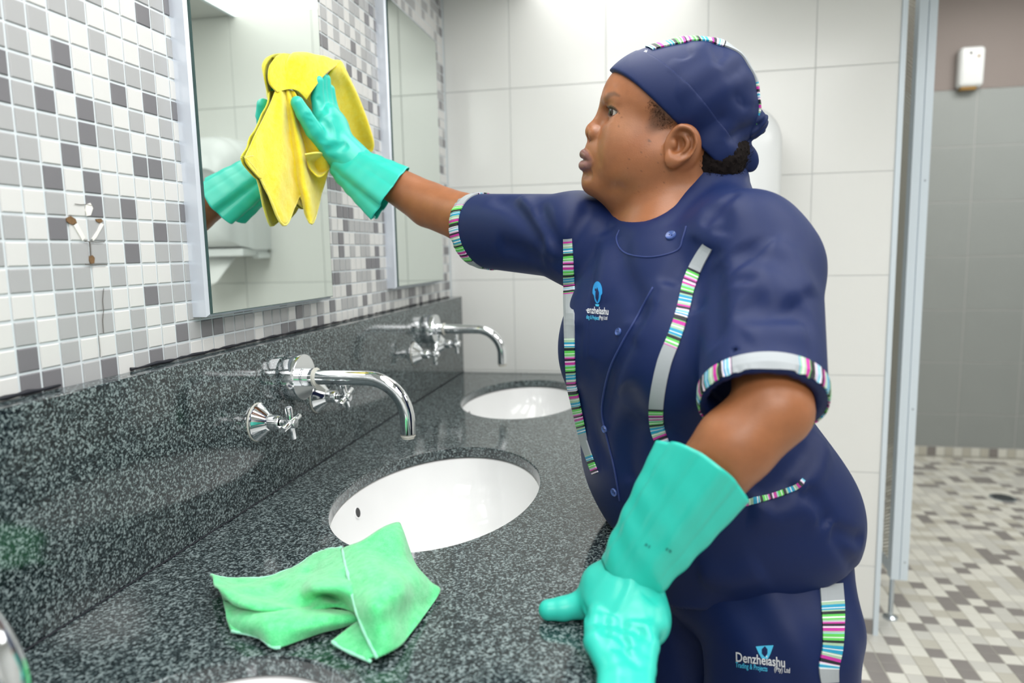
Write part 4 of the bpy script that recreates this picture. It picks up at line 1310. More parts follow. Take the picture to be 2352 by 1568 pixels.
for px, py in [(1408, 512), (1428, 520), (1450, 526), (1482, 526), (1530, 503), (1568, 470), (1604, 434), (1625, 412), (1650, 398)]:
    p_, n_ = hit(BB, px, py)
    if p_ is not None: col_pts.append(p_ - n_ * 0.0130)
col_pts.append(hw(hp(1690, 400, -0.01))); 
col_pts = spline(col_pts, 3)
def tunic_base(P):
    d = torso0(P)
    r, l = sleeves0(P)
    d = smin(d, r, 0.03); d = smin(d, l, 0.025)
    d = smin(d, collar0(P), 0.02)
    d = smin(d, chain(P, col_pts, [0.0145] * len(col_pts)), 0.011)
    d = smin(d, cone(P, hw(hp(1665, 425, 0.02)), LS + np.array([-0.03, 0.03, -0.01]), 0.030, 0.050), 0.03)
    return d
TF = Folds()
# folds: shoulder and sleeve creases, pull lines across the chest, waist and hip
fl = [([(1130, 452), (1180, 470), (1225, 520), (1250, 580)], 0.006, 0.010), ([(1190, 450), (1212, 480), (1240, 530), (1285, 600)], -0.005, 0.008), ([(1235, 470), (1255, 520), (1290, 590)], 0.005, 0.008),
      ([(1140, 560), (1190, 575), (1250, 600)], 0.004, 0.010), ([(1275, 620), (1310, 560), (1340, 500), (1362, 465)], 0.006, 0.007),
      ([(1425, 545), (1432, 620), (1460, 690), (1450, 740)], 0.004, 0.010), ([(1395, 530), (1385, 600), (1378, 700)], -0.003, 0.010),
      ([(1500, 690), (1460, 750), (1425, 820), (1395, 900), (1385, 980)], 0.0045, 0.008), ([(1540, 640), (1490, 720), (1450, 790)], -0.003, 0.010),
      ([(1600, 545), (1570, 600), (1530, 660)], 0.003, 0.009), ([(1640, 560), (1610, 640), (1590, 720)], 0.004, 0.010),
      ([(1355, 820), (1350, 900), (1365, 990), (1400, 1080)], 0.003, 0.012), ([(1325, 740), (1318, 840), (1330, 940)], 0.003, 0.010),
      ([(1430, 880), (1470, 960), (1530, 1010)], 0.004, 0.016), ([(1460, 960), (1440, 1040), (1450, 1110)], 0.004, 0.012), ([(1560, 1000), (1510, 1060), (1470, 1120)], -0.003, 0.012),
      ([(1640, 600), (1642, 700), (1640, 800)], 0.005, 0.010),
      ([(1700, 560), (1720, 600), (1700, 660)], 0.004, 0.012), ([(1690, 610), (1760, 640), (1830, 700)], -0.005, 0.014), ([(1700, 690), (1770, 720), (1850, 700)], 0.005, 0.014), ([(1760, 560), (1820, 600), (1860, 680)], -0.004, 0.012), ([(1720, 790), (1790, 760), (1860, 780)], -0.004, 0.014), ([(1700, 840), (1760, 800), (1850, 830)], 0.003, 0.012),
      ([(1890, 960), (1850, 1040), (1790, 1110), (1740, 1150)], 0.006, 0.014), ([(1895, 1010), (1870, 1080), (1830, 1130)], -0.005, 0.012), ([(1840, 1120), (1880, 1160), (1905, 1210)], 0.006, 0.008), ([(1910, 1215), (1950, 1230), (1985, 1240)], 0.006, 0.006), ([(1915, 1225), (1940, 1270), (1966, 1310)], 0.004, 0.006),
      ([(1720, 1165), (1780, 1175), (1850, 1165), (1900, 1200)], -0.005, 0.014), ([(1600, 1310), (1680, 1330), (1760, 1310)], -0.004, 0.016),
      ([(1620, 470), (1660, 500), (1650, 540)], 0.003, 0.008), ([(1690, 440), (1650, 470), (1610, 520)], 0.003, 0.006)]
for pts, a, w in fl: TF.add(tunic_base, pts, a * 1.6, w * 1.0)
# seams
for pts in ([(1362, 470), (1330, 520), (1305, 560), (1280, 610)], [(1690, 435), (1660, 500), (1640, 570), (1632, 660)], [(1388, 560), (1365, 640), (1350, 740), (1345, 860), (1360, 980), (1380, 1080)]):
    TF.add(tunic_base, pts, 0.0016, 0.0016, False)
TF.add(tunic_base, [(1421, 520), (1415, 545), (1430, 575), (1480, 585), (1560, 568), (1572, 530)], -0.0, 0.002, False)
def tunic(P):
    calm = np.clip(-plane(P, LC, lax) / 0.05 - 0.3, 0, 1); calm = np.where(np.sqrt(((P - LC.astype(f32)) ** 2).sum(1)) < 0.1, calm, 1)
    d = tunic_base(P) + TF(P) * calm
    d = smax(d, -np.maximum(P[:, 0] - (EDGE + 0.001), P[:, 2] - (HF + 0.001)), 0.012)     # pressed against the counter edge
    # hem
    hem = plane(P, W(1760, 1395, 0.84), unit([0.36, -0.04, -1.0]))
    return smax(d, hem, 0.004)
tV, tF = grid_mesh(tunic, np.arange(0.33, 1.0, 0.0046), np.arange(0.68, 1.24, 0.0046), np.arange(0.64, 1.34, 0.0046))
tunic_o = link('tunic', np_mesh('tunic', tV, tF), 'navy_cloth', person)
tb = bvh_of(tV, tF)
# ---------------------------------------------------------------- trims, buttons and embroidery on the tunic
def px_ribbon(name, bvh, line, width, parent, plain=(), unit=0.0011, start=0.0, m=5):
    L = spline(line, 6); T = np.gradient(L, axis=0); T /= np.linalg.norm(T, axis=1)[:, None]
    Nn = np.stack([-T[:, 1], T[:, 0]], 1); rows = []
    wd = np.interp(np.linspace(0, 1, len(L)), np.linspace(0, 1, len(width)), width)
    for p, n_, w in zip(L, Nn, wd):
        P_, M_ = [], []
        for k in np.linspace(-0.5, 0.5, m):
            h, nn = hit(bvh, *(p + n_ * w * k))
            if h is None: break
            P_.append(h); M_.append(nn)
        if len(P_) == m: rows.append((np.array(P_), np.array(M_)))
    if len(rows) > 1: return ribbon(name, rows, parent, plain, unit, start)
px_ribbon('chest_trim', tb, [(1626, 566), (1600, 612), (1580, 662), (1566, 722), (1550, 772), (1528, 828), (1514, 888), (1508, 940), (1511, 985), (1526, 1024), (1540, 1050)], [24, 30, 30, 32, 32, 30, 26], tunic_o, [(0, 0.11), (0.46, 0.73)])
px_ribbon('chest_trim', tb, [(1304, 548), (1306, 600), (1308, 680), (1309, 760), (1311, 840), (1318, 930), (1328, 975), (1344, 1020), (1358, 1060), (1368, 1086)], [20, 24, 22, 20, 16, 14, 14], tunic_o, [(0, 0.01), (0.24, 0.47), (0.84, 0.93)], start=9)
px_ribbon('pocket_trim', tb, [(1700, 1156), (1740, 1148), (1790, 1134), (1830, 1118), (1846, 1102)], [15, 14, 13, 12, 9], tunic_o, start=7)
def to_px(p):
    g = (np.asarray(p) - CAM) @ CM
    return 1176 + F_PX * g[0] / g[1], 784 - F_PX * g[1 + 1] / g[1]
def cuff(bvh, c, ax, w, parent, plain, start=0.0, r0=0.12):
    u = unit(np.cross(ax, [0.2, 0.3, 0.9])); v = np.cross(ax, u); rows = []
    for th in np.linspace(0, 2 * math.pi, 121):
        dr = math.cos(th) * u + math.sin(th) * v; P_, N_ = [], []
        for t in np.linspace(0.0015, w, 4):
            o_ = c - ax * t
            loc, nn, i_, dd = bvh.ray_cast(Vector(o_ + dr * r0), Vector(-dr))
            if loc is None or (np.array(loc) - o_) @ dr < 0.03: break
            P_.append(np.array(loc)); N_.append(np.array(nn) if nn.dot(Vector(dr)) > 0 else -np.array(nn))
        if len(P_) == 4: rows.append((np.array(P_), np.array(N_)))
    if len(rows) > 3:
        G = [plain(*to_px(np.mean(r[0], axis=0))) and (np.mean(r[1], axis=0) @ (CAM - np.mean(r[0], axis=0))) > 0 for r in rows]
        Lc = np.concatenate([[0], np.cumsum(np.linalg.norm(np.diff([np.mean(r[0], axis=0) for r in rows], axis=0), axis=1))]); Lc /= Lc[-1]
        seg = [(Lc[i] - 0.005, Lc[i] + 0.005) for i in range(len(rows)) if G[i]]
        ribbon('sleeve_cuff', rows, parent, seg, 0.0011, start)
# only the sleeves' own surface takes the cuffs
rN = unit(rax + np.array([0.0, 0.1, -0.22]))
def only(mask_f):
    keep = mask_f(tV); idm = np.where(keep[tF].all(1))[0]
    return bvh_of(tV, tF[idm])
sl_r = only(lambda V: (np.abs((V - RC) @ rN) < 0.035) & (np.linalg.norm(V - RC, axis=1) < 0.09))
sl_l = only(lambda V: (np.abs((V - LC) @ lax) < 0.035) & (np.linalg.norm(V - LC, axis=1) < 0.085))
cuff(sl_r, RC, rN, 0.024, tunic_o, lambda x, y: y < 470 or y > 598, 4)
cuff(sl_l, LC, lax, 0.019, tunic_o, lambda x, y: 1685 < x < 1835 and y < 905, 3)
simple('button_navy', srgb(70, 92, 150), 0.2)
def button(px, py, r, bvh=tb):
    p, n_ = hit(bvh, px, py)
    if p is None: return
    b_ = MB().lathe([(0.0, r), (0.0016, r), (0.0024, r * 0.9), (0.0020, r * 0.72), (0.0014, r * 0.6), (0.0014, 0)], p, n_, 28, True, False).build('button', 'button_navy', tunic_o, smooth=40)
    u = unit(np.cross(n_, [0.3, 0.1, 0.9])); 
    for k in (-1, 1):
        MB().lathe([(0.0015, r * 0.16), (0.0022, 0.0)], p + u * k * r * 0.25, n_, 8, False, False).build('thread', 'navy_cloth', b_)
for b_ in ((1541, 541, 0.0066), (1421, 762, 0.0048), (1389, 985, 0.0050), (1411, 1130, 0.0056)): button(*b_)
# the overlapping flap of the front: a raised edge running from the collar to the hem, and stitched lines
def px_cord(name, bvh, line, r, mat, parent, lift=0.0002, n=6):
    Q = []
    for p in spline(line, 8):
        h, nn = hit(bvh, *p)
        if h is not None: Q.append(h + nn * lift)
    if len(Q) > 2:
        return MB().tube(Q, r, n).build(name, mat, parent, smooth=True)
cloth('navy_edge', srgb(34, 50, 104), 0.5, 0.3)
px_cord('flap_edge', tb, [(1423, 528), (1416, 548), (1425, 572), (1450, 586), (1500, 590), (1555, 575), (1568, 548), (1576, 520)], 0.0012, 'navy_edge', tunic_o)
px_cord('flap_edge', tb, [(1500, 660), (1462, 730), (1428, 790), (1400, 850), (1385, 915), (1384, 960), (1398, 1020), (1412, 1080), (1424, 1150)], 0.0014, 'navy_edge', tunic_o)

# embroidery: lettering laid onto the cloth
simple('thread_white', srgb(214, 216, 220), 0.6)
simple('thread_blue', srgb(30, 140, 205), 0.6)
simple('thread_sky', srgb(70, 185, 225), 0.6)
def text_on(name, txt, bvh, org, ux, uy, mat, parent, size=1.0, clip=None, shear=0.0, lift=0.0007):
    cu = bpy.data.curves.new(name, 'FONT'); cu.body = txt; cu.size = size; cu.resolution_u = 3; cu.offset = 0.012
    ob = bpy.data.objects.new(name, cu); col.objects.link(ob)
    dg = bpy.context.evaluated_depsgraph_get(); dg.update()
    me = bpy.data.meshes.new_from_object(ob.evaluated_get(dg)); bpy.data.objects.remove(ob)
    bm = bmesh.new(); bm.from_mesh(me); bmesh.ops.triangulate(bm, faces=bm.faces)
    bmesh.ops.subdivide_edges(bm, edges=[e for e in bm.edges if e.calc_length() > 0.12], cuts=1)
    bad = []
    for v in bm.verts:
        x, y = v.co.x + shear * v.co.y, v.co.y
        p = np.array(org) + np.array(ux) * x + np.array(uy) * y
        if clip and not clip(p): bad.append(v); continue
        h, nn = hit(bvh, *p)
        if h is None: bad.append(v); continue
        v.co = Vector(h + nn * lift)
    if bad: bmesh.ops.delete(bm, geom=bad, context='VERTS')
    bm.to_mesh(me); bm.free()
    return link(name, me, mat, parent)
def patch_on(name, bvh, pts, mat, parent, lift=0.0007):
    P = []; ctr = np.mean(pts, axis=0)
    for p in pts:
        h, nn = hit(bvh, *p)
        if h is None: return
        P.append(h + nn * lift)
    h, nn = hit(bvh, *ctr); n = len(P)
    MB().add(P + [h + nn * lift], [(i, (i + 1) % n, n) for i in range(n)]).build(name, mat, parent)
# chest: balloon emblem with a leaf, name below
ang = np.linspace(0, 2 * math.pi, 30, endpoint=False)
bal = [(1373 + 11 * math.sin(a) * (1.0 if math.cos(a) > -0.2 else 0.75), 671 - 26 * math.cos(a) * (0.95 if math.cos(a) > 0 else 1.0)) for a in ang]
patch_on('emblem', tb, bal, 'thread_blue', tunic_o)
patch_on('emblem_leaf', tb, [(1373, 660), (1377, 672), (1376, 684), (1373, 694), (1369, 684), (1369, 672)], 'navy_cloth', tunic_o, 0.0011)
patch_on('emblem_basket', tb, [(1368, 698), (1377, 699), (1376, 704), (1369, 703)], 'thread_sky', tunic_o)
text_on('lettering', 'Denzhelashu', tb, (1340, 718), (11.4, 1.0), (1.0, -23.0), 'thread_white', tunic_o, clip=lambda p: p[0] > 1347)
text_on('lettering', 'Trading & Projects', tb, (1340, 731), (4.9, 0.5), (0.5, -12.5), 'thread_sky', tunic_o, clip=lambda p: p[0] > 1347)
text_on('lettering', '(Pty) Ltd', tb, (1376, 733), (5.6, 0.4), (0.5, -12.0), 'thread_white', tunic_o)

# ---------------------------------------------------------------- trousers, shoes
def trousers_w(P):
    d = ell(P, HI + [-0.004, 0, -0.03], (0.150, 0.118, 0.14), TR)
    for i, ((hx_, hy_), (fx, fy)) in enumerate(LEGS):
        e = chain(P, [(hx_ - 0.012, hy_, 0.72), (hx_ - 0.012, hy_, 0.58), ((hx_ + fx) / 2 - 0.012, (hy_ + fy) / 2 - 0.005, 0.42), (fx, fy, 0.06)], [0.098, 0.096, 0.084, 0.070], 0.02)
        d = smin(d, e, 0.02)
    w = 0.0035 * np.sin(P[:, 2] * 34 + P[:, 0] * 45) * np.sin(P[:, 0] * 60 + P[:, 1] * 40)
    d = smax(d + w, -(P[:, 2] - 0.055), 0.004)
    return smax(d, P[:, 2] - 0.86, 0.01)
pV, pF = grid_mesh(trousers_w, np.arange(0.55, 1.02, 0.006), np.arange(0.72, 1.22, 0.006), np.arange(0.03, 0.90, 0.006))
tr_o = link('trousers', np_mesh('trousers', pV, pF), 'navy_cloth', person)
pb_ = bvh_of(pV, pF)
px_ribbon('side_trim', pb_, [(1908, 1340), (1912, 1395), (1913, 1440), (1911, 1490), (1903, 1530), (1905, 1566)], [52, 52, 48, 46, 46, 40], tr_o, [(0, 0.18), (0.86, 1.0)], unit=0.00115, start=0)
text_on('lettering', 'Denzhelashu', pb_, (1690, 1518), (22.2, 2.6), (-1.0, -31.0), 'thread_white', tr_o)
text_on('lettering', 'Trading & Projects', pb_, (1690, 1531), (9.6, 1.3), (0.5, -17.0), 'thread_sky', tr_o)
text_on('lettering', '(Pty) Ltd', pb_, (1778, 1540), (10.4, 1.2), (0.5, -16.0), 'thread_white', tr_o)
patch_on('emblem', pb_, [(1736, 1484), (1757, 1482), (1777, 1481), (1770, 1500), (1764, 1512), (1750, 1512), (1743, 1500)], 'thread_sky', tr_o)
patch_on('emblem_leaf', pb_, [(1757, 1483), (1763, 1490), (1763, 1500), (1757, 1508), (1750, 1500), (1750, 1490)], 'navy_cloth', tr_o, 0.0011)
simple('shoe_black', srgb(22, 22, 24), 0.4)
for (hx_, hy_), (fx, fy) in LEGS:
    def shoef(P, fx=fx, fy=fy):
        d = cone(P, (fx + 0.03, fy + 0.01, 0.045), (fx - 0.12, fy - 0.07, 0.035), 0.044, 0.040)
        d = smin(d, cone(P, (fx, fy, 0.05), (fx, fy, 0.10), 0.05, 0.048), 0.02)
        d = smax(d, P[:, 2] - 0.105, 0.004)
        return smax(d, -(P[:, 2] - 0.001), 0.006)
    V_, F_ = grid_mesh(shoef, np.arange(fx - 0.19, fx + 0.11, 0.006), np.arange(fy - 0.14, fy + 0.09, 0.006), np.arange(-0.012, 0.13, 0.006))
    link('shoe', np_mesh('shoe', V_, F_), 'shoe_black', person)

text_on('lettering', 'lashu', cbvh, (1473, 127), (6.6, -3.4), (3.0, -12.0), 'thread_white', cap_o)
# ---------------------------------------------------------------- rubber gloves
def rubber():
    m, nt, b = new_mat('mint_rubber')
    b.inputs['Base Color'].default_value = srgb(46, 196, 178)
    b.inputs['Roughness'].default_value = 0.33
    b.inputs['Specular IOR Level'].default_value = 0.5
    b.inputs['Subsurface Weight'].default_value = 0.15
    b.inputs['Subsurface Radius'].default_value = (0.002, 0.008, 0.007)
    b.inputs['Subsurface Scale'].default_value = 0.6
    MATS['mint_rubber'] = m
rubber()
simple('print_dark', srgb(28, 110, 104), 0.5)
def finger(P, pts, r): return chain(P, pts, r, 0.003)
# hand on the mirror
GR = Folds()
def hand_r0(P):
    d = ell(P, W(758, 302, 1.222), (0.024, 0.040, 0.048), np.stack([unit([0.95, 0.1, -0.1]), unit([-0.1, 0.98, 0.12]), unit([0.1, -0.12, 0.98])], 1))
    d = smin(d, ell(P, W(776, 298, 1.236), (0.020, 0.026, 0.028)), 0.012)
    for kn, mid, tip in (((735, 268), (729, 226), (730, 186)), ((746, 262), (737, 216), (738, 176)), ((758, 264), (748, 220), (747, 182)), ((772, 275), (760, 238), (757, 206))):
        i = [735, 746, 758, 772].index(kn[0]); Y = 1.200 + 0.016 * i
        d = smin(d, finger(P, [W(*kn, Y), W(*mid, Y), W(*tip, Y - 0.004)], [0.0125, 0.0112, 0.0098]), 0.004)
    d = smin(d, finger(P, [W(757, 338, 1.20), W(722, 300, 1.172), W(698, 262, 1.152), W(683, 236, 1.143)], [0.018, 0.0155, 0.0130, 0.0112]), 0.008)
    d = smin(d, cone(P, W(765, 325, 1.225), W(818, 380, 1.236), 0.033, 0.036), 0.014)
    return d
for pts, a, w in (([(700, 262), (716, 268)], 0.0010, 0.002), ([(706, 276), (722, 282)], 0.0010, 0.002), ([(740, 330), (752, 300), (742, 270)], 0.003, 0.005), ([(770, 330), (768, 300), (755, 270)], -0.002, 0.005), ([(728, 222), (740, 240), (752, 262)], 0.002, 0.003), ([(745, 345), (775, 340), (800, 330)], 0.004, 0.005)): GR.add(hand_r0, pts, a, w)
def hand_r(P): return hand_r0(P) + GR(P)
c_ = W(750, 290, 1.21)
V_, F_ = grid_mesh(hand_r, np.arange(c_[0] - 0.06, c_[0] + 0.11, 0.0022), np.arange(c_[1] - 0.13, c_[1] + 0.10, 0.0022), np.arange(c_[2] - 0.11, c_[2] + 0.13, 0.0022))
glove_r = link('glove', np_mesh('glove', V_, F_), 'mint_rubber', person)
glove_r['label'] = 'mint rubber glove on the hand wiping the mirror'
def cuff_tube(name, A, B, wA, wB, dA, dB, side, pleats, parent, flare=0.0, n=120, m=40, seed=1, near=0.0):
    A = np.array(A); B = np.array(B); ax = unit(B - A); e1 = unit(side - ax * (np.asarray(side) @ ax)); e2 = np.cross(ax, e1)
    vd = unit(CAM - A); vd = unit(vd - ax * (vd @ ax)); R = []; rr = random.Random(seed); ph = [rr.uniform(0, 6.28) for _ in range(5)]
    for i in range(m):
        t = i / (m - 1); w = wA + (wB - wA) * t ** 0.8; d_ = dA + (dB - dA) * t ** 0.8; ring = []
        for j in range(n):
            a = 2 * math.pi * j / n
            cr = abs(math.cos(a)) ** 0.85 * math.copysign(1, math.cos(a)); sr = abs(math.sin(a)) ** 0.85 * math.copysign(1, math.sin(a))
            k = 1 + pleats * (0.25 + 0.75 * t) * (1.0 * (abs(math.sin(3.5 * a + ph[0])) - 0.62) + 0.7 * (abs(math.sin(2.5 * a + ph[1] + 0.4 * t)) - 0.62) + 0.12 * math.sin(13 * a + ph[2]))
            k += 0.03 * (1 - t) * math.sin(9 * t * 3 + 3 * a + ph[3])
            ring.append(A + (B - A) * t + e1 * cr * w * k + e2 * sr * d_ * k + ax * t * near * ((math.cos(a) * e1 + math.sin(a) * e2) @ vd))
        R.append(ring)
    o = MB().rings(R, False, False).build(name, 'mint_rubber', parent, smooth=True)
    md = o.modifiers.new('thickness', 'SOLIDIFY'); md.thickness = 0.0011; md.offset = -1
    return o
sd = W(937, 396, 1.23) - W(852, 508, 1.21)
cuff_tube('glove_cuff', W(790, 372, 1.236), W(897, 447, 1.212), 0.033, 0.054, 0.031, 0.036, sd, 0.15, glove_r, seed=4, near=0.016)

# hand on the counter edge
GL = Folds()
kz = HF
def hand_l0(P):
    d = ell(P, (0.632, 0.700, kz + 0.030), (0.043, 0.044, 0.028), np.stack([unit([0.97, 0.2, 0.1]), unit([-0.2, 0.97, 0.15]), unit([-0.06, -0.16, 0.98])], 1))
    d = smin(d, ell(P, (0.655, 0.682, kz + 0.022), (0.026, 0.032, 0.026)), 0.012)
    d = smin(d, cone(P, (0.636, 0.712, kz + 0.040), LWr + np.array([0.004, 0.004, 0.010]), 0.034, 0.0285), 0.014)
    d = smin(d, ell(P, (0.606, 0.722, kz + 0.036), (0.020, 0.022, 0.022)), 0.014)
    for i, (kx_, tx) in enumerate(((0.608, 0.624), (0.624, 0.634), (0.640, 0.645), (0.655, 0.655))):
        ln = (0.010, 0.0, 0.004, 0.016)[i]
        d = smin(d, finger(P, [(kx_, 0.668, kz + 0.026), (kx_ + 0.002, 0.628 + ln * 0.4, kz + 0.022), (tx, 0.592 + ln, kz + 0.014), (tx, 0.566 + ln, kz + 0.010)], [0.0135, 0.0120, 0.0108, 0.0095]), 0.005)
    d = smin(d, finger(P, [(0.612, 0.716, kz + 0.030), (0.588, 0.712, kz + 0.017), (0.568, 0.708, kz + 0.0125), (0.553, 0.705, kz + 0.0115)], [0.018, 0.0145, 0.0125, 0.0112]), 0.008)
    return d
for pts, a, w in (([(1345, 1425), (1400, 1430), (1455, 1445), (1500, 1470)], 0.004, 0.004), ([(1380, 1445), (1430, 1465), (1445, 1490)], 0.003, 0.003), ([(1400, 1480), (1440, 1500), (1470, 1540)], 0.002, 0.003), ([(1405, 1285), (1450, 1278), (1500, 1300), (1540, 1335)], 0.005, 0.0035), ([(1462, 1310), (1440, 1360), (1410, 1410)], -0.0025, 0.004), ([(1440, 1330), (1420, 1380), (1395, 1410)], 0.0015, 0.004), ([(1335, 1385), (1345, 1410), (1340, 1430)], 0.003, 0.003), ([(1490, 1380), (1520, 1350)], 0.002, 0.006), ([(1440, 1430), (1510, 1440), (1540, 1430)], -0.002, 0.005)): GL.add(hand_l0, pts, a, w)
def hand_l(P):
    d = hand_l0(P) + GL(P)
    on = P[:, 0] < EDGE - 0.004
    return np.where(on, smax(d, -(P[:, 2] - kz - 0.0006), 0.002), d)
V_, F_ = grid_mesh(hand_l, np.arange(0.53, 0.71, 0.0022), np.arange(0.54, 0.78, 0.0022), np.arange(0.80, 0.92, 0.0022))
glove_l = link('glove', np_mesh('glove', V_, F_), 'mint_rubber', person)
glove_l['label'] = 'mint rubber glove on the hand resting on the counter edge'
sd = W(1700, 1162, 0.70) - W(1512, 1012, 0.72)
cuff_tube('glove_cuff', W(1446, 1322, 0.718), W(1607, 1088, 0.712), 0.0335, 0.0505, 0.032, 0.044, sd, 0.12, glove_l, seed=9, near=0.030)

# faint printed marks near the wrists
def mesh_bvh(o):
    me = o.data
    return bvh_of([tuple(v.co) for v in me.vertices], [tuple(p.vertices) for p in me.polygons])
cuffs = [o for o in bpy.data.objects if o.name.startswith('glove_cuff')]
for o in cuffs:
    bv = mesh_bvh(o)
    if o.parent == glove_l:
        text_on('print', 'III II', bv, (1480, 1252), (8.0, 4.6), (5.0, -9.0), 'print_dark', o, lift=0.0008)
        text_on('print', 'II III', bv, (1528, 1262), (8.0, 5.0), (5.0, -9.0), 'print_dark', o, lift=0.0008)
    else:
        text_on('print', 'II III I', bv, (812, 338), (9.0, 5.0), (2.0, -6.0), 'print_dark', o, lift=0.0008)
# ================================================================== cleaning cloths
def terry(name, c1, c2, sheen=0.5):
    m, nt, b = new_mat(name)
    tc = nt.nodes.new('ShaderNodeTexCoord')
    n = nt.nodes.new('ShaderNodeTexNoise'); n.inputs['Scale'].default_value = 900; n.inputs['Detail'].default_value = 3
    n2 = nt.nodes.new('ShaderNodeTexNoise'); n2.inputs['Scale'].default_value = 120; n2.inputs['Detail'].default_value = 4
    for q in (n, n2): nt.links.new(tc.outputs['Object'], q.inputs['Vector'])
    ad = nt.nodes.new('ShaderNodeMath'); ad.operation = 'ADD'; nt.links.new(n.outputs['Fac'], ad.inputs[0]); nt.links.new(n2.outputs['Fac'], ad.inputs[1])
    mr = nt.nodes.new('ShaderNodeMapRange'); mr.inputs['From Min'].default_value = 0.7; mr.inputs['From Max'].default_value = 1.3
    nt.links.new(ad.outputs[0], mr.inputs['Value'])
    mx = nt.nodes.new('ShaderNodeMix'); mx.data_type = 'RGBA'; mx.inputs['A'].default_value = c1; mx.inputs['B'].default_value = c2
    nt.links.new(mr.outputs['Result'], mx.inputs['Factor']); nt.links.new(mx.outputs['Result'], b.inputs['Base Color'])
    b.inputs['Roughness'].default_value = 0.9
    b.inputs['Sheen Weight'].default_value = sheen
    b.inputs['Sheen Roughness'].default_value = 0.5
    b.inputs['Specular IOR Level'].default_value = 0.15
    b.inputs['Subsurface Weight'].default_value = 0.1
    b.inputs['Subsurface Radius'].default_value = (0.004, 0.004, 0.002)
    bp = nt.nodes.new('ShaderNodeBump'); bp.inputs['Strength'].default_value = 0.6; bp.inputs['Distance'].default_value = 0.0015
    nt.links.new(ad.outputs[0], bp.inputs['Height']); nt.links.new(bp.outputs['Normal'], b.inputs['Normal'])
    MATS[name] = m
terry('yellow_terry', srgb(250, 222, 12), srgb(255, 240, 84))
terry('yellow_hem', srgb(246, 226, 60), srgb(255, 244, 130))
terry('green_terry', srgb(74, 208, 126), srgb(120, 238, 166))
terry('green_hem', srgb(150, 238, 200), srgb(176, 250, 218))
def net(rows, n=6, wr=0.0, seed=0, freq=120):
    A = np.array(rows, float)
    A = np.stack([spline(r, n) for r in A], 0)
    A = np.stack([spline(A[:, j], n) for j in range(A.shape[1])], 1)
    if wr:
        rs = np.random.RandomState(seed); k = rs.uniform(-1, 1, (4, 3)) * freq; ph = rs.uniform(0, 6, 4)
        A = A + wr * sum(np.sin(A @ k[i] + ph[i]) for i in range(4))[..., None] * np.array([0.5, -0.3, 0.6])
    return A
def sheets(name, nets, mat, parent=None, thick=0.0028):
    V, F = [], []
    for A in nets:
        b = len(V); h, w = A.shape[:2]
        V += [tuple(p) for p in A.reshape(-1, 3)]
        F += [(b + i * w + j, b + (i + 1) * w + j, b + (i + 1) * w + j + 1, b + i * w + j + 1) for i in range(h - 1) for j in range(w - 1)]
    o = MB().add(V, F).build(name, mat, parent, smooth=True)
    md = o.modifiers.new('thickness', 'SOLIDIFY'); md.thickness = thick; md.offset = 0
    return o
def hem(pts, r, mat, parent):
    n = len(pts); rr = random.Random(n)
    return MB().tube(pts, [r * rr.uniform(0.8, 1.2) for _ in range(n)], 7).build('hem', mat, parent, smooth=True)

# yellow cloth pressed against the mirror by the raised hand (photo pixel + distance from the mosaic wall)
def nx(rows): return [[WX(x, y, 0.0340 + max(0.0, X - 0.040) * min(0.60, max(0.02, (x - 612) / 190))) for x, y, X in r] for r in rows]
skirt = net(nx([
    [(632, 208, .058), (638, 207, .070), (644, 207, .082), (650, 206, .070), (655, 205, .066), (660, 205, .084), (665, 206, .080), (670, 208, .086), (676, 212, .095)],
    [(618, 245, .050), (630, 262, .064), (646, 280, .086), (657, 275, .062), (664, 270, .064), (676, 275, .092), (684, 272, .072), (690, 262, .100), (694, 252, .112)],
    [(592, 298, .046), (610, 325, .060), (644, 372, .088), (664, 360, .056), (674, 352, .060), (692, 365, .094), (704, 352, .066), (718, 318, .104), (722, 302, .118)],
    [(570, 345, .040), (596, 388, .056), (642, 455, .086), (670, 432, .052), (684, 418, .056), (704, 450, .090), (722, 412, .064), (742, 370, .106), (744, 348, .118)],
    [(563, 362, .040), (600, 412, .054), (650, 517, .080), (676, 474, .050), (690, 455, .052), (716, 514, .086), (738, 442, .062), (752, 392, .104), (757, 368, .112)]]), 6, 0.0012, 3, 160)
fold_l = net(nx([[(563, 360, .041), (580, 358, .044), (598, 358, .050)], [(568, 378, .040), (582, 384, .042), (598, 386, .050)], [(594, 408, .042), (597, 410, .043), (602, 411, .052)]]), 5)
pocket = net(nx([[(700, 355, .108), (726, 351, .116), (746, 354, .116), (757, 368, .112)], [(704, 368, .088), (724, 372, .078), (746, 374, .088), (758, 378, .110)], [(712, 388, .086), (728, 394, .078), (744, 392, .088), (753, 391, .108)], [(730, 406, .098), (734, 407, .100), (740, 404, .102), (746, 398, .106)]]), 5)
back = net(nx([[(655, 300, .046), (690, 300, .046), (735, 320, .060)], [(660, 380, .045), (700, 390, .044), (748, 390, .058)], [(672, 440, .044), (704, 462, .042), (742, 420, .055)], [(680, 465, .044), (706, 480, .042), (730, 452, .052)]]), 6)
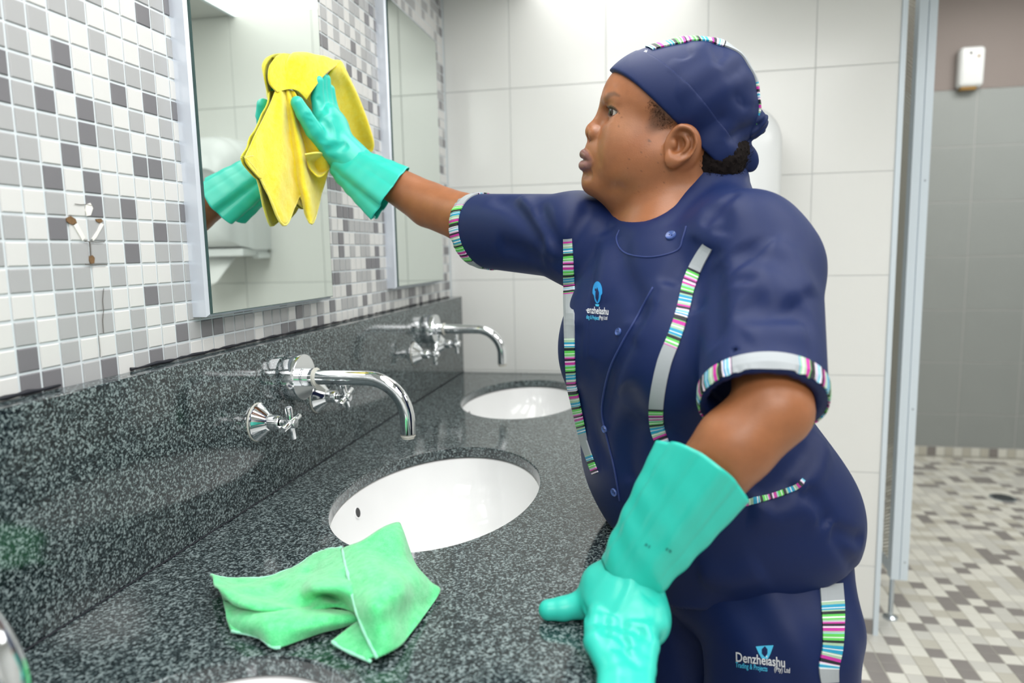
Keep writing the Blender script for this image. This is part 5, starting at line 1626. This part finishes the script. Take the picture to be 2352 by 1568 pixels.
crown = net(nx([
    [(636, 214, .072), (650, 208, .084), (664, 205, .094), (676, 208, .100), (690, 216, .104), (704, 228, .106)],
    [(620, 192, .060), (642, 192, .078), (658, 190, .092), (664, 184, .098), (688, 196, .108), (716, 210, .112)],
    [(616, 172, .052), (636, 160, .074), (655, 165, .082), (668, 150, .104), (696, 168, .116), (742, 178, .120)],
    [(620, 150, .048), (640, 138, .072), (656, 146, .074), (672, 128, .100), (706, 142, .118), (770, 152, .128)],
    [(634, 132, .044), (652, 125, .058), (664, 128, .060), (682, 119, .080), (722, 126, .104), (781, 141, .118)],
    [(640, 140, .036), (655, 134, .037), (670, 134, .038), (690, 128, .044), (728, 136, .060), (786, 152, .088)]]), 6, 0.0010, 5, 150)
flap = net(nx([
    [(732, 196, .080), (750, 176, .098), (764, 158, .118), (780, 141, .126), (788, 150, .104)],
    [(742, 222, .074), (766, 210, .088), (788, 196, .110), (802, 182, .130), (808, 196, .106)],
    [(756, 262, .068), (784, 258, .080), (806, 252, .100), (830, 242, .130), (834, 254, .108)],
    [(770, 305, .064), (802, 306, .074), (826, 308, .092), (850, 302, .130), (855, 314, .108)],
    [(782, 332, .062), (812, 338, .070), (836, 342, .086), (857, 330, .128), (857, 336, .110)],
    [(784, 336, .062), (814, 343, .070), (838, 348, .084), (854, 346, .118), (856, 342, .112)]]), 6, 0.0008, 8, 140)
yc = sheets('cleaning_cloth', [skirt, fold_l, pocket, back, crown, flap], 'yellow_terry')
tag(yc, 'yellow microfibre cloth held against the mirror by the raised glove', 'cloth')
hem(skirt[-1], 0.0022, 'yellow_hem', yc); hem(pocket[0], 0.0018, 'yellow_hem', yc); hem(fold_l[0], 0.0018, 'yellow_hem', yc); hem(flap[-1], 0.0018, 'yellow_hem', yc)

# green cloth crumpled on the counter (photo pixel + height above the counter)
def nz(rows, dz=0.0): return [[WZ(x, y, HF + 0.0044 + h + dz) for x, y, h in r] for r in rows]
g_up = net(nz([
    [(484, 1318, .014), (531, 1331, .004), (622, 1321, .003), (687, 1296, .005), (716, 1277, .010), (748, 1266, .016), (784, 1258, .030)],
    [(489, 1330, .020), (545, 1349, .016), (628, 1346, .010), (686, 1330, .018), (712, 1318, .014), (752, 1312, .026), (799, 1308, .036)],
    [(498, 1347, .024), (560, 1377, .024), (640, 1376, .012), (690, 1362, .018), (722, 1350, .038), (768, 1352, .040), (808, 1358, .036)],
    [(508, 1366, .020), (572, 1394, .024), (652, 1396, .020), (706, 1390, .012), (732, 1366, .018), (772, 1368, .012), (816, 1396, .022)],
    [(512, 1374, .012), (580, 1398, .014), (660, 1400, .014), (712, 1400, .014), (740, 1396, .012), (776, 1392, .008), (822, 1410, .010)],
    [(520, 1370, .004), (590, 1386, .005), (660, 1390, .005), (712, 1392, .005), (740, 1390, .004), (776, 1390, .004), (822, 1404, .005)]]), 7, 0.0016, 2, 190)
g_lo = net(nz([
    [(514, 1378, .004), (560, 1386, .008), (640, 1392, .010), (715, 1396, .008), (770, 1400, .006), (832, 1412, .004)],
    [(520, 1408, .008), (566, 1408, .014), (640, 1412, .020), (715, 1414, .017), (776, 1412, .012), (832, 1420, .006)],
    [(527, 1430, .004), (580, 1438, .012), (640, 1445, .017), (715, 1438, .013), (780, 1428, .008), (832, 1426, .004)],
    [(533, 1448, .000), (590, 1462, .001), (634, 1487, .000), (720, 1457, .000), (790, 1438, .000), (828, 1429, .001)]]), 7, 0.0012, 6, 170)
g_r = net(nz([
    [(786, 1262, .030), (800, 1320, .038), (815, 1385, .032), (835, 1445, .020), (866, 1512, .002)],
    [(826, 1244, .046), (844, 1300, .044), (862, 1378, .050), (878, 1440, .026), (888, 1502, .002)],
    [(876, 1216, .050), (898, 1282, .040), (914, 1350, .044), (924, 1410, .018), (914, 1487, .001)],
    [(916, 1198, .050), (934, 1276, .030), (958, 1334, .024), (958, 1400, .006), (934, 1466, .000)],
    [(920, 1222, .034), (946, 1284, .010), (984, 1338, .006), (1008, 1362, .000), (962, 1430, .000)]]), 7, 0.0018, 9, 120)
g_tip = net(nz([[(822, 1428, .012), (800, 1444, .006), (763, 1473, .001)], [(836, 1450, .014), (815, 1468, .006), (788, 1490, .001)], [(862, 1508, .003), (846, 1512, .002), (852, 1519, .000)]]), 6)
g_tab = net(nz([[(512, 1380, .003), (528, 1392, .003), (545, 1400, .003)], [(520, 1412, .004), (536, 1424, .004), (556, 1430, .004)], [(532, 1448, .001), (548, 1452, .001), (572, 1450, .001)]]), 5)
gc = sheets('cleaning_cloth', [g_up, g_lo, g_r, g_tip, g_tab], 'green_terry', thick=0.003)
tag(gc, 'crumpled green microfibre cloth lying on the granite counter', 'cloth')
hem(g_up[0], 0.0021, 'green_hem', gc); hem(g_r[0], 0.0023, 'green_hem', gc); hem(g_lo[-1][:16], 0.002, 'green_hem', gc); hem(g_tip[:, -1], 0.002, 'green_hem', gc); hem(g_tab[-1], 0.0016, 'green_hem', gc)
